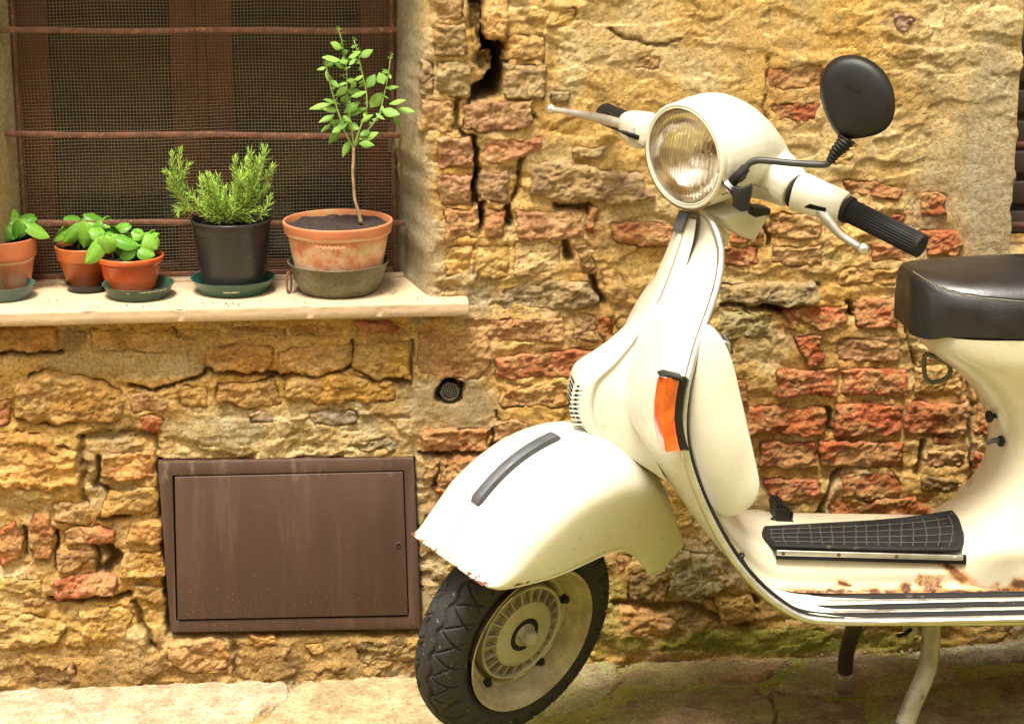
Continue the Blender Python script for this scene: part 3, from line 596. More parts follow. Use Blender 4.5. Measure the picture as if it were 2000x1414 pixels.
for i, (a, c) in enumerate(FL):
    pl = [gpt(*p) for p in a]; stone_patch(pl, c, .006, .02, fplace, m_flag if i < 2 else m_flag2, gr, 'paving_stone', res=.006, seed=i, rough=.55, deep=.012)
# pebbles and crumbs of mortar along the foot of the wall
bm = bmesh.new(); rr = random.Random(5)
for _ in range(2200):
    x = rr.uniform(-.75, 1.6); y = -abs(rr.gauss(0, rr.choice((.05, .12, .3))))-.005; s = rr.choice((.001, .0012, .0018, .0025, .0035, .005 if y > -.1 else .002))
    q = bmesh.ops.create_icosphere(bm, subdivisions=1, radius=s, matrix=Matrix.Translation((x, y, float(gz_at(x, y))+.004)) @ Matrix.Rotation(rr.uniform(0, 6), 4, 'Z') @ Matrix.Diagonal((1, rr.uniform(.6, 1), .5, 1)))
    for v in q['verts']: v.co += Vector((rr.uniform(-1, 1), rr.uniform(-1, 1), rr.uniform(-1, 1)))*s*.25
me = bpy.data.meshes.new('grit'); bm.to_mesh(me); bm.free(); og = link('grit', me, simple('grit', (.34, .26, .15), .95, var=.5, scale=60), None, False); og['kind'] = 'stuff'

# unseen house front added behind the viewpoint to keep low sky off the alley
opp = thing('added_facing_house', 'plain plastered house front, unseen, added behind the viewpoint to block low sky light', 'house', (.4, -6.6, 0))
wbox('wall', -9, 9, -7.4, -6.6, -.3, 5.0, simple('pale_plaster', (.55, .43, .26), .95, var=.2, scale=3, bump=.01, bscale=25), opp)
for x_ in (-3.2, -.4, 2.6):  # dark windows and door added to vary what the scooter reflects
    wbox('window', x_-.45, x_+.45, -6.6, -6.56, 2.6, 3.9, simple('dark_green_shutter', (.03, .05, .03), .6), opp)
wbox('door', .9, 1.9, -6.6, -6.55, -.1, 2.1, simple('old_brown_door', (.09, .045, .02), .6), opp); wbox('window', -2.2, -1.2, -6.6, -6.56, .9, 1.9, simple('dark_pane', (.02, .02, .02), .2), opp)

# ================================================================== MATERIALS FOR THE THINGS
M['rustbar'] = simple('rusty_iron', (.135, .055, .028), .8, var=.45, scale=40, bump=.0015, bscale=220, speck=((.30, .12, .04), 130, .6, .7))
M['wire'] = simple('dusty_wire', (.115, .08, .036), .7, var=.3, scale=12)
M['redwood'] = simple('red_brown_painted_wood', (.115, .022, .008), .6, var=.35, scale=9, bump=.001, bscale=60)
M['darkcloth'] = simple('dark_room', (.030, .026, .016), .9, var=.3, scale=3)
M['pane'] = MB('window_pane', (.02, .02, .018), .08, 0, .5).m
M['sill'] = simple('travertine', (.50, .37, .235), .75, var=.12, scale=12, bump=.0015, bscale=60, spec=.25, speck=((.40, .28, .14), 70, .64, .6))
def m_cab():
    k = MB('brown_painted_steel', rough=.55, spec=.4)
    n1 = k.noise(5, 5, .6, stretch=(1, 1, .25)); n2 = k.noise(330, 2, .5)
    c = k.mix(k.ramp(n1, .35, .7), (.058, .030, .020, 1), (.092, .050, .034, 1))
    lowz = k.n('ShaderNodeSeparateXYZ'); k.L(k.pos, lowz.inputs[0])
    zf = k.ramp(lowz.outputs['Z'], .34, .07, 0, .085)
    th = k.math('ADD', n2, zf); c = k.mix(k.ramp(th, .745, .775, 0, .55), c, (.50, .38, .20, 1))
    top = k.ramp(lowz.outputs['Z'], .385, .40); c = k.mix(k.math('MULTIPLY', top, k.ramp(k.noise(28, 6, .7, stretch=(1, 1, .3)), .56, .74, 0, .30)), c, (.45, .34, .22, 1))
    st_ = k.noise(30, 6, .7, stretch=(1, 1, .12)); c = k.mix(k.ramp(st_, .5, .75, 0, .35), c, (.16, .10, .07, 1)); c = k.mix(k.ramp(k.noise(12, 8, .75), .62, .74, 0, .6), c, (.14, .055, .022, 1))
    k.color(c).rough(k.ramp(n1, .3, .7, .50, .75)); k.bump(k.noise(60, 4, .6), .0006, .6); k.bump(n2, .0004, .5); return k.m
M['cab'] = m_cab()
M['black'] = simple('black_plastic', (.008, .007, .006), .48, spec=.35, var=.2, scale=8, bump=.0003, bscale=400)
M['rubber'] = simple('black_rubber', (.010, .009, .008), .66, spec=.25, var=.3, scale=15, bump=.0005, bscale=200, speck=((.10, .085, .06), 60, .66, .5))
M['greyrub'] = simple('faded_grey_rubber', (.065, .067, .075), .5, var=.2, scale=30, bump=.0004, bscale=150)
M['alu'] = simple('dull_aluminium', (.54, .51, .46), .36, metal=.85, var=.12, scale=30, bump=.0003, bscale=200)
M['chrome'] = simple('worn_chrome', (.70, .66, .58), .16, metal=1., var=.12, scale=30)
M['void'] = MB('dark_hole', (.006, .005, .004), .9).m

# ================================================================== WINDOW
def mid(a, b): return (a+b)/2
zc = SILL_Z
win = thing('barred_window', 'window with dark screen mesh and rusty iron bars above the stone sill', 'window', ((xm_l+xm_r)/2, REV, zc))
xl, xr, zt = xm_l, xm_r, WIN_TOP
# interior and wooden casements behind the mesh
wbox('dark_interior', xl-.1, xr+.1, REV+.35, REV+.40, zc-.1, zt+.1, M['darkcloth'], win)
yF = REV+.045
def vbar(n, u0, u1, y0, y1, mat, z0=zc-.01, z1=zt): return wbox(n, P(u0, 300, y0).x, P(u1, 300, y0).x, y0, y1, z0, z1, mat, win)
b = vbar('casement_frame', 340, 462, yF, yF+.04, M['redwood']); bevel(b, .004)
b = vbar('casement_frame', 30, 106, yF, yF+.04, M['redwood']); bevel(b, .004)
b = vbar('casement_frame', 708, 800, yF, yF+.04, M['redwood']); bevel(b, .004)
b = vbar('casement_moulding', 392, 408, yF-.012, yF-.001, M['redwood']); bevel(b, .003)
b = wbox('casement_rail', xl-.02, xr+.02, yF+.004, yF+.036, zc-.012, P(100, 520, yF).z, M['redwood'], win); bevel(b, .004)
for u0, u1 in ((107, 339), (463, 707)): wbox('window_pane', P(u0, 300, yF+.03).x, P(u1, 300, yF+.03).x, yF+.022, yF+.026, zc+.03, zt, M['pane'], win)
# sagging curtain behind the panes
for u0, u1 in ((112, 335), (468, 702)):
    x0, x1 = P(u0, 300, yF+.08).x, P(u1, 300, yF+.08).x; n = 60
    rows = [[Vector((x0+(x1-x0)*i/n, yF+.10+.014*math.sin(i*.9)+.008*math.sin(i*.37+k), z)) for i in range(n+1)] for k, z in enumerate((zc, zc+.3, zc+.6, zt))]
    V, F = loft(rows); mesh('curtain', V, F, simple('olive_curtain', (.020, .017, .009), .9, var=.3, scale=8), win)
# woven screen: every wire is a real strand, gently buckled
def screen():
    Vs = []; Fs = []; nb = 0
    sp = .0064; r = .0008
    def off(x, z): return REV-.004+.004*fbm(x, z, 3, 2, 301)
    def strand(P3):
        nonlocal nb
        n = len(P3); P3 = np.array(P3)
        t = np.gradient(P3, axis=0); t /= np.linalg.norm(t, axis=1)[:, None]
        y = np.array([0, 1., 0]); s_ = np.cross(t, y); s_ /= np.linalg.norm(s_, axis=1)[:, None]
        ring = np.stack([P3-s_*r, P3-y*r, P3+s_*r], 1).reshape(-1, 3); Vs.append(ring)
        i = np.arange(n-1)[:, None]; j = np.array([0, 1])[None]
        a = nb+i*3+j; Fs.append(np.stack([a, a+1, a+4, a+3], -1).reshape(-1, 4)); nb += 3*n
    hz = np.arange(zc+.008, zt-.004, sp); hx = np.arange(xl-.004, xr+.004, sp)
    for z in hz:
        x = np.linspace(xl-.004, xr+.004, 150); dz = .0045*fbm(x, x*0+z*1.2, 4, 2, 310)-.006*np.exp(-((z-zc-.07)/.06)**2)*np.sin((x-xl)/(xr-xl)*np.pi)
        strand(np.stack([x, off(x, z), z+dz], -1))
    for x in hx:
        z = np.linspace(zc+.004, zt-.002, 90); dx = .0035*fbm(z*0+x*1.2, z, 4, 2, 311)
        strand(np.stack([x+dx, off(x+0*z, z)+.0008, z], -1))
    return npmesh('screen_mesh', np.concatenate(Vs), np.concatenate(Fs), M['wire'], win)
sm = screen(); sm['kind'] = 'stuff'
for a, b_ in (((xl, xl+.007), (zc, zt)), ((xr-.007, xr), (zc, zt))): bevel(wbox('screen_frame', a[0], a[1], REV-.010, REV+.004, b_[0], b_[1], M['rustbar'], win), .001)
bevel(wbox('screen_frame', xl+.008, xr-.008, REV-.010, REV+.004, zc+.001, zc+.014, M['rustbar'], win), .001)
yB = REV-.06
for k, (v0, v1, u1) in enumerate(((60, 60, 775), (262, 266, 782), (434, 437, 792))):
    a = P(-30, v0, yB); b_ = P(u1, v1, yB); a.x = xl-.075; b_.x = P(u1, v1, yB).x
    n = 26; path = [a.lerp(b_, i/n)+Vector((0, .0015*math.sin(i*.8), .0012*math.sin(i*.5+k))) for i in range(n+1)]
    V, F = tubevf(path, .0075 if k < 2 else .0070, 4, up=Vector((0, .7071, .7071))); o = mesh('window_bar', V, F, M['rustbar'], win, smooth_=False); bevel(o, .0018)
# bar stub poking from the jamb and its socket
# sill
sx1 = P(915, 600, -.05).x
sl_o = thing('window_sill', 'pale travertine slab under the barred window, carrying the flower pots', 'window sill', (0, 0, zc-.026))
x0, x1, y0, y1 = -1.2, sx1, -.052, REV+.03
nx, ny = 150, 26; xs = np.linspace(x0, x1, nx); rows = []
prof = [(y1, zc-.026), (y0+.003, zc-.026), (y0, zc-.023), (y0, zc-.012), (y0, zc-.0045), (y0, zc-.0022), (y0+.0007, zc-.0006), (y0+.0024, zc), (y0+.005, zc)]+[(y0+.005+(y1-y0-.005)*(i+1)/16, zc) for i in range(16)]
for i, x in enumerate(xs):
    x = float(x); r = []
    for j, (y, z) in enumerate(prof):
        e = float(perlin(x*30, j*.9+3, 7)); e2 = float(perlin(x*110, j*1.3, 8)); chip = max(0, e-.42)*.010 if 2 <= j <= 8 else 0
        r.append(Vector((x, y+chip+(.0004*e2 if j < 7 else 0), z-(chip*.8 if j >= 4 and j < 9 else 0)+(.0005*e if j >= 9 else 0))))
    rows.append(r)
V, F = loft(rows); F.append(tuple((nx-1)*len(prof)+j for j in range(len(prof)-1, -1, -1))); o = mesh('slab', V, F, M['sill'], sl_o, smooth_=False)
o.data.shade_smooth(); e = o.modifiers.new('e', 'EDGE_SPLIT'); e.split_angle = math.radians(50)
bevel(wbox('back_fillet', xl-.02, xr+.012, REV-.035, REV-.011, zc-.002, zc+.006, M['sill'], sl_o), .002)
# crumbs of soil on the sill
bm = bmesh.new(); rr = random.Random(9)
for cu, cv, n_, sp in ((430, 592, 26, 26), (250, 600, 10, 60), (770, 572, 8, 10), (100, 585, 9, 40), (600, 590, 10, 60), (850, 585, 10, 30)):
    for _ in range(n_):
        q = PZ(cu+rr.gauss(0, sp), cv+rr.gauss(0, 3), zc+.001); s_ = rr.choice((.0006, .0009, .0014))
        if q.y < y0+.004 or q.x > x1-.004: continue
        bmesh.ops.create_icosphere(bm, subdivisions=1, radius=s_, matrix=Matrix.Translation(q))
me = bpy.data.meshes.new('soil_crumbs'); bm.to_mesh(me); bm.free(); o = link('soil_crumbs', me, simple('dry_soil', (.06, .035, .018), .95), sl_o); o['kind'] = 'stuff'

# shuttered opening at the right edge
dk = thing('shuttered_window', 'dark shuttered window with iron bars at the right edge of the wall, above the seat', 'window', (dk_x+.3, .1, dk_z))
m_shut = simple('dark_brown_shutter', (.045, .028, .018), .7, var=.3, scale=10)
wbox('shutter', dk_x-.01, dk_x+.64, .125, .16, dk_z-.02, 1.98, m_shut, dk)
for k in range(16): bevel(wbox('shutter_slat', dk_x+.03, dk_x+.58, .108, .124, dk_z+.02+k*.06, dk_z+.065+k*.06, m_shut, dk), .004)
for v in (118, 283, 440):
    z = P(1992, v, .06).z; tube('window_bar', [(dk_x-.012, .06, z), (dk_x+.3, .06, z), (dk_x+.63, .06, z)], .0065, M['rustbar'], dk, seg=8)

# ================================================================== METER CABINET
cb = thing('meter_cabinet', 'flat brown steel utility cabinet let into the wall below the window', 'cabinet', (-.06, 0, .07))
FO = [P(308, 903, -.012), P(808, 895, -.012), P(823, 1228, -.012), P(333, 1235, -.012)]
FI = [P(337, 929, -.012), P(789, 919, -.012), P(799, 1204, -.012), P(344, 1213, -.012)]
off = Vector((0, .03, 0))
def quadbar(n, a, b_, c, d, o_): return prism(n, [a, b_, c, d], o_, M['cab'], cb, bev=.0015)
fv = FO+FI+[p+off for p in FO]+[p+off for p in FI]; ff = []
for i in range(4):
    j = (i+1) % 4
    ff += [(i, j, 4+j, 4+i), (8+i, 12+i, 12+j, 8+j), (i, 8+i, 8+j, j), (4+i, 4+j, 12+j, 12+i)]
o = mesh('frame', fv, ff, M['cab'], cb, smooth_=False)
bm = bmesh.new(); bm.from_mesh(o.data); bmesh.ops.recalc_face_normals(bm, faces=bm.faces); bm.to_mesh(o.data); bm.free(); bevel(o, .0015)
DR = [P(341, 932, -.015), P(787, 922, -.015), P(797, 1201, -.015), P(347, 1210, -.015)]
dr = prism('door', DR, (0, .012, 0), M['cab'], cb, bev=.0015)
wbox('back_plate', FI[0].x-.01, FI[2].x+.01, .012, .016, FI[3].z-.02, FI[0].z+.02, M['void'], cb)
kc = P(779, 1064, -.0152)
lathe('keyhole', [(.0001, .0008), (.0042, .0008)], kc, M['void'], dr, ax=Vector((0, -1, 0)), seg=20); lathe('keyhole_ring', [(.0042, 0), (.0042, .0014), (.0052, .0014), (.0056, 0)], kc, M['cab'], dr, ax=Vector((0, -1, 0)), seg=20)

# ================================================================== VENT
vt = thing('wall_vent', 'small round wire grille set in grey cement right of the sill', 'vent', (VENT[0], 0, VENT[1]))
vc = Vector((VENT[0], .010, VENT[1])); m_vw = simple('dull_zinc_wire', (.22, .20, .15), .5, metal=.5)
lathe('pipe', [(.0001, -.03), (.0185, -.03), (.019, .0), (.0195, .0)], vc, M['void'], vt, ax=Vector((0, -1, 0)), seg=28)
ring = [vc+Vector((math.cos(t)*.0165, -.003, math.sin(t)*.0165)) for t in np.linspace(0, 2*math.pi, 33)]
tube('ring', ring, .0007, m_vw, vt, seg=6)
c, s_ = math.cos(.2), math.sin(.2)
for k in range(-4, 5):
    h = math.sqrt(max(.0185**2-(k*.0046)**2, .00001))
    for q in (0, 1):
        a, b_ = ((k*.0046, -h), (k*.0046, h)) if q else ((-h, k*.0046), (h, k*.0046))
        tube('grille_wire', [vc+Vector((p[0]*c-p[1]*s_, -.002-q*.0006, p[0]*s_+p[1]*c)) for p in (a, b_)], .0006, m_vw, vt, seg=5)

# ================================================================== POTS AND PLANTS
def terracotta(name, col, bloom, amt, z0=None, z1=None, green=0.):
    k = MB(name, rough=.8, spec=.25); n1 = k.noise(14, 6, .65); n2 = k.noise(60, 6, .7)
    c = k.mix(k.ramp(n1, .35, .7), tuple(q*.82 for q in col)+(1,), col+(1,))
    sp = k.n('ShaderNodeSeparateXYZ'); k.L(k.pos, sp.inputs[0])
    f = k.ramp(k.math('MULTIPLY_ADD', n2, .35, n1), .55, .80, 0, amt)
    if z0 is not None:
        zz = k.math('MULTIPLY_ADD', n1, .012, sp.outputs['Z']); f = k.math('MULTIPLY', f, k.ramp(zz, z1+.006, z0+.006))
        edge = k.math('MULTIPLY', k.ramp(zz, z1+.009, z1+.004), k.ramp(zz, z1-.002, z1+.004)); f = k.math('MAXIMUM', f, k.math('MULTIPLY', edge, .8))
    c = k.mix(f, c, (*bloom, 1))
    if green: c = k.mix(k.ramp(k.noise(22, 4, .6), .58, .72, 0, green), c, (.36, .36, .12, 1))
    k.color(c); k.rough(k.math('MULTIPLY_ADD', f, .3, .55)); k.bump(n2, .0012, .6); k.bump(k.noise(160, 4, .6), .0006, .6); return k.m
def plastic(name, col, rough, **kw): return simple(name, col, rough, var=.12, scale=15, **kw)
M['soil'] = simple('damp_potting_soil', (.030, .017, .010), .9, var=.6, scale=90, bump=.004, bscale=180, speck=((.16, .10, .06), 120, .66, .8))
def hw2r(hw, Yc, cu, cv):
    return hw*((P(cu, cv, Yc)-CAM).dot(CF))/FPX
class Pot:
    """lathe read off the photo: base centre (u, v), then (v of the ring's centre, half width in photo pixels)"""
    def __init__(s, cu, vb, zb=zc+.0008, Yc=None):
        s.c = PZ(cu, vb, zb) if Yc is None else P(cu, vb, Yc); s.u = cu; s.c.z = zb; s.v0 = vb
    def z(s, v): return P(s.u, v, s.c.y).z-s.c.z
    def r(s, v, hw): return hw2r(hw, s.c.y, s.u, v)
def soil(c, r, z, par, seed=1):
    n = 40; rows = []
    for i in range(13):
        rr_ = r*i/12+.0002; rows.append([Vector((c.x+rr_*math.cos(t), c.y+rr_*math.sin(t), c.z+z+.006*float(perlin(rr_*math.cos(t)*110, rr_*math.sin(t)*110, seed))+.002*float(perlin(rr_*math.cos(t)*300, rr_*math.sin(t)*300, seed)))) for t in [2*math.pi*k/n for k in range(n)]])
    V, F = loft(rows, True); mesh('soil', V, F, M['soil'], par)

def leaf_mesh(name, prof, cup, curl, bulge, nseg=10):
    """one leaf along +X, unit length: outline half-widths, cupped, curling, with puffed blades between the veins"""
    nw = 7; V = []; F = []
    for i in range(nseg+1):
        t = i/nseg; w_ = float(np.interp(t, [p[0] for p in prof], [p[1] for p in prof]))
        for j in range(nw):
            s_ = (j/(nw-1))*2-1
            z = cup*abs(s_)**1.5*w_-curl*t*t+bulge*(1-abs(s_))*abs(s_)*3.2*w_*(1+.35*math.sin(t*26-abs(s_)*5))-(.02*(1 if j == nw//2 else 0))
            V.append((t-.06*abs(s_)*w_, s_*w_, z))
    for i in range(nseg):
        for j in range(nw-1):
            a = i*nw+j; F.append((a, a+nw, a+nw+1, a+1))
    me = bpy.data.meshes.new(name); me.from_pydata(V, [], F); me.update(); me.shade_smooth(); return me
def m_leaf(name, col, tip, rough=.42):
    k = MB(name, rough=rough, spec=.45); sp = k.n('ShaderNodeSeparateXYZ'); k.L(k.pos, sp.inputs[0])
    oi = k.n('ShaderNodeObjectInfo'); c = k.mix(k.ramp(oi.outputs['Random'], 0, 1), (*col, 1), (*tip, 1))
    mid_ = k.ramp(k.math('ABSOLUTE', sp.outputs['Y']), .03, .0, 0, .55); c = k.mix(mid_, c, (tip[0]*1.5, tip[1]*1.3, tip[2]*1.3, 1))
    # side veins
    a = k.math('MULTIPLY_ADD', k.math('ABSOLUTE', sp.outputs['Y']), -9., k.math('MULTIPLY', sp.outputs['X'], 9.)); fr = k.math('PINGPONG', a, .5)
    v = k.ramp(fr, .09, .0, 0, .4); c = k.mix(v, c, (tip[0]*1.3, tip[1]*1.2, tip[2]*1.2, 1)); k.color(c)
    k.b.inputs['Transmission Weight'].default_value = 0; k.b.inputs['Subsurface Weight'].default_value = .0
    k.bump(v, .02, -.4)
    tr = k.n('ShaderNodeBsdfTranslucent'); k.L(c, tr.inputs['Color']); ms = k.n('ShaderNodeMixShader'); ms.inputs[0].default_value = .28
    k.L(k.b.outputs[0], ms.inputs[1]); k.L(tr.outputs[0], ms.inputs[2]); k.L(ms.outputs[0], k.t.nodes['Material Output'].inputs['Surface']); return k.m
def place_leaf(me, a, tip, wd, parent, roll=0, face=None, name='leaf'):
    """a leaf from point a to point tip; wd is its width; face is what its upper side looks at"""
    a, tip = Vector(a), Vector(tip); x = tip-a; L_ = x.length; x.normalize()
    f = Vector(face) if face else Vector((.0, -.55, .83)); z = f-x*f.dot(x)
    if z.length < .05: z = x.orthogonal()
    z.normalize(); y = z.cross(x)
    R_ = Matrix((x, y, z)).transposed() @ Matrix.Rotation(roll, 3, 'X')
    o = bpy.data.objects.new(name, me); COL.objects.link(o); o.parent = parent
    loc = Vector((0, 0, 0)); q = parent
    while q is not None: loc += q.location; loc += q.matrix_parent_inverse.translation; q = q.parent
    o.matrix_parent_inverse = Matrix.Translation(-loc)
    mw = R_.to_4x4() @ Matrix.Diagonal((L_, wd, (L_+wd)/2, 1)); mw.translation = a; o.matrix_basis = mw; return o
ovate = [(0, .05), (.08, .26), (.2, .42), (.35, .5), (.5, .5), (.65, .47), (.8, .37), (.91, .22), (.97, .10), (1, .0)]
lance = [(0, .06), (.1, .18), (.25, .38), (.42, .5), (.6, .46), (.78, .30), (.92, .12), (1, .0)]
m_basil = m_leaf('basil_green', (.085, .26, .022), (.22, .46, .05), .36); m_sage = m_leaf('soft_sage_green', (.14, .30, .05), (.30, .50, .09), .6)
LB = [leaf_mesh('basil_leaf', ovate, -.42, c_, b_) for c_, b_ in ((.28, .20), (.42, .24), (.2, .18), (.55, .22))]
LS = [leaf_mesh('sage_leaf', lance, -.15, c_, .06) for c_ in (.15, .3, .05)]
for q in LB: q.materials.append(m_basil)
for q in LS: q.materials.append(m_sage)
m_stem = simple('pale_green_stem', (.26, .36, .10), .6, var=.2); m_bark = simple('woody_stem', (.34, .22, .12), .85, var=.35, scale=60, bump=.001)

def basil(par, c, ztop, leaves, stems, seed):
    """leaves: (u base, v base, u tip, v tip, width px, depth shift)"""
    rr = random.Random(seed)
    for (u0, v0, u1, v1) in stems: 
        a = P(u0, v0, c.y-.005); b_ = P(u1, v1, c.y-.01); a.z = min(a.z, c.z+ztop); tube('stem', [a, a.lerp(b_, .5)+Vector((.002, 0, .001)), b_], [.0016, .0012], m_stem, par, seg=6, n=6)
    leaves = list(leaves)
    for q_ in range(int(len(leaves)*1.3)):
        l_ = leaves[rr.randrange(len(leaves))]; t_ = rr.uniform(0, 6.28); ln = rr.uniform(11, 22); u0 = l_[0]+rr.uniform(-9, 9); v0 = l_[1]+rr.uniform(-2, 12)
        leaves.append((u0, v0, u0+ln*math.cos(t_), v0+ln*.5*math.sin(t_), ln*.7, l_[5]+.018))
    for k, (u0, v0, u1, v1, wd, dy) in enumerate(leaves):
        Y = c.y+dy; a = P(u0, v0, Y); t = P(u0+(u1-u0)*1.12, v0+(v1-v0)*1.12, Y-.004-rr.uniform(0, .012)); sc_ = (t-CAM).dot(CF)/FPX
        place_leaf(LB[k % 4], a, t, wd*sc_*1.45, par, rr.uniform(-.25, .25), (rr.uniform(-.25, .25), -.5, .8))
GB = 'pots of basil on the window sill'
def rim_pot(label, p, prof, mat, rimv, group, inner, bodyname='pot_body'):
    t = thing('potted_basil' if group else 'potted_plant', label, 'potted plant', p.c, group)
    return t

# --- the big terracotta pot (its small tree first needs a pan)
pan = Pot(662, 567); pt = thing('metal_pan', 'hammered grey-green metal pan with a ring handle under the weathered terracotta pot', 'pan', pan.c)
rb, rt, zt_ = pan.r(567, 76), pan.r(508, 98), pan.z(508)
def m_pan():
    k = MB('hammered_tin', rough=.5, metal=.35, spec=.5); n1 = k.noise(14, 5, .6); v = k.voro(95); n2 = k.noise(70, 5, .65)
    c = k.mix(k.ramp(n1, .35, .7), (.10, .085, .045, 1), (.17, .165, .10, 1)); c = k.mix(k.ramp(v, .15, .5, .5, 0), c, (.055, .06, .035, 1)); c = k.mix(k.ramp(n2, .6, .75, 0, .5), c, (.25, .24, .16, 1))
    k.color(c); k.bump(v, .0025, .55); k.bump(n2, .0006, .6); return k.m
M['pan'] = m_pan()
lathe('pan_body', rounded([(.0005, .001), (rb-.006, .0), (rb, .005), (rb+(rt-rb)*.55, zt_*.45), (rt-.002, zt_-.004), (rt+.002, zt_-.002), (rt+.001, zt_+.001), (rt-.003, zt_-.001), (rb-.002, .008), (.0005, .006)], .002), pan.c, M['pan'], pt, seg=72)
lu = PZ(566, 532, pan.c.z+zt_*.6); lc = P(567, 533, pan.c.y-.01); yy = lc.y
tube('lug', [P(578, 536, yy), P(569, 531, yy), P(563, 535, yy)], .0028, M['rustbar'], pt, seg=8, n=7)
ringp = [P(564.5+4.5*math.sin(t), 552-20*math.cos(t), yy-.004+.003*math.cos(t)) for t in np.linspace(0, 2*math.pi, 25)]
tube('ring_handle', ringp, .0024, M['rustbar'], pt, seg=8)
tp = Pot(662, 545, zb=pan.c.z+.007, Yc=pan.c.y); tp.c.z = pan.c.z+.008
dz = lambda v: P(662, v, pan.c.y).z-tp.c.z; rr_ = lambda v, h: hw2r(h, pan.c.y, 662, v)
tt = thing('potted_sage_tree', 'thin-stemmed green shrub in a weathered two-tone terracotta pot standing in a metal pan', 'potted plant', tp.c)
ztop = dz(429); m_tc = terracotta('lime_stained_terracotta', (.56, .20, .09), (.66, .50, .32), .85, tp.c.z+ztop-.045, tp.c.z+ztop-.020, .5)
prof = [(.0005, 0), (rr_(540, 68), 0), (rr_(540, 71), .003), (rr_(458, 96), dz(460)), (rr_(455, 97), dz(456)), (rr_(452, 104), dz(452)), (rr_(429, 108), ztop-.003), (rr_(429, 107), ztop), (rr_(429, 103), ztop), (rr_(429, 101), ztop-.012), (rr_(540, 80), .01)]
body = lathe('pot_body', rounded(prof, .003), tp.c, m_tc, tt, seg=96)
soil(tp.c, rr_(429, 102), ztop-.011, tt, 3)
# faint pressed marks round the band
for k in range(26):
    t = -math.pi/2-.42+k*.021; R0 = rr_(440, 105.8)+.0006; c_ = tp.c+Vector((math.cos(t)*R0, math.sin(t)*R0, ztop-.033+.001*math.sin(k*1.7)))
    box('pressed_mark', c_, Vector((-math.sin(t), math.cos(t), 0))*.0009, Vector((math.cos(t), math.sin(t), 0))*.0007, (0, 0, .0028+.001*math.sin(k*2.3)), m_tc, body, bev=.0004)
def C3(x, y): return (580+x/3.533, 40+y/3.535)
Yt = tp.c.y
def tpnt(x, y, dy=0): u, v = C3(x, y); return P(u, v, Yt+dy)
trunk = [tpnt(443, 1400), tpnt(425, 1330), tpnt(400, 1240), tpnt(392, 1150), tpnt(385, 1060), tpnt(390, 960), tpnt(390, 880)]
tube('trunk', trunk, [.0042, .0034, .0030, .0028, .0028, .0031, .0027], m_bark, tt, seg=10, n=22)
brs = [([(390, 885), (355, 820), (320, 745), (300, 680), (255, 540), (225, 430), (208, 345), (200, 250)], -.012), ([(392, 880), (378, 760), (350, 620), (345, 500), (343, 350), (325, 250), (310, 150), (285, 60)], .01),
       ([(395, 870), (430, 760), (480, 620), (478, 500), (450, 370), (430, 270), (412, 200), (393, 140)], -.006), ([(395, 880), (440, 800), (510, 735), (570, 640), (600, 520), (630, 380), (648, 240)], .008), ([(392, 860), (375, 740), (360, 650), (365, 560)], -.02)]
for pts, dy in brs: tube('branch', [tpnt(x, y, dy*i/3) for i, (x, y) in enumerate(pts)], [.0022, .0016, .0012, .0009], m_stem, tt, seg=7, n=24)
SG = [(310, 195, 245, 155, 40), (300, 275, 200, 238, 48), (355, 280, 300, 288, 30), (310, 232, 352, 212, 26), (355, 258, 415, 212, 40), (430, 252, 515, 208, 40), (205, 322, 142, 335, 24), (208, 312, 256, 300, 22), (225, 412, 280, 458, 28),
 (206, 340, 216, 410, 20), (482, 466, 520, 382, 52), (600, 440, 570, 368, 52), (610, 466, 692, 455, 24), (345, 460, 275, 515, 36), (328, 487, 462, 500, 34), (372, 528, 465, 490, 30), (235, 578, 102, 602, 32), (272, 562, 192, 545, 36),
 (322, 640, 420, 568, 42), (335, 655, 465, 595, 34), (505, 602, 586, 508, 56), (585, 618, 694, 640, 52), (636, 578, 726, 542, 30), (690, 612, 802, 628, 30), (668, 650, 712, 728, 30), (256, 652, 168, 690, 28), (228, 668, 246, 722, 30),
 (236, 712, 170, 758, 26), (268, 742, 334, 705, 42), (346, 716, 422, 748, 42), (292, 764, 226, 846, 42), (298, 690, 250, 752, 40), (430, 822, 552, 776, 44), (362, 832, 322, 934, 34), (428, 850, 508, 858, 34), (392, 412, 452, 384, 24),
 (282, 442, 332, 430, 30), (372, 466, 410, 425, 26), (300, 560, 380, 520, 30), (380, 700, 330, 660, 34), (440, 700, 500, 655, 26), (500, 760, 440, 790, 34), (560, 690, 520, 680, 20), (290, 620, 200, 610, 28), (545, 640, 600, 680, 24), (420, 640, 380, 610, 30),
 (340, 420, 398, 408, 24), (330, 330, 270, 300, 24), (360, 310, 400, 262, 24), (640, 360, 600, 345, 22), (310, 740, 250, 770, 30)]
for k, (a, b_, c_, d_, wd) in enumerate(SG):
    dy = RNG.uniform(-.03, .02); A = tpnt(a, b_, dy*.4); B = tpnt(c_, d_, dy-.004); B = A+(B-A)*1.12; place_leaf(LS[k % 3], A, B, wd/3.53*.00098*1.5, tt, RNG.uniform(-.5, .5), (RNG.uniform(-.4, .4), -.75, .6))
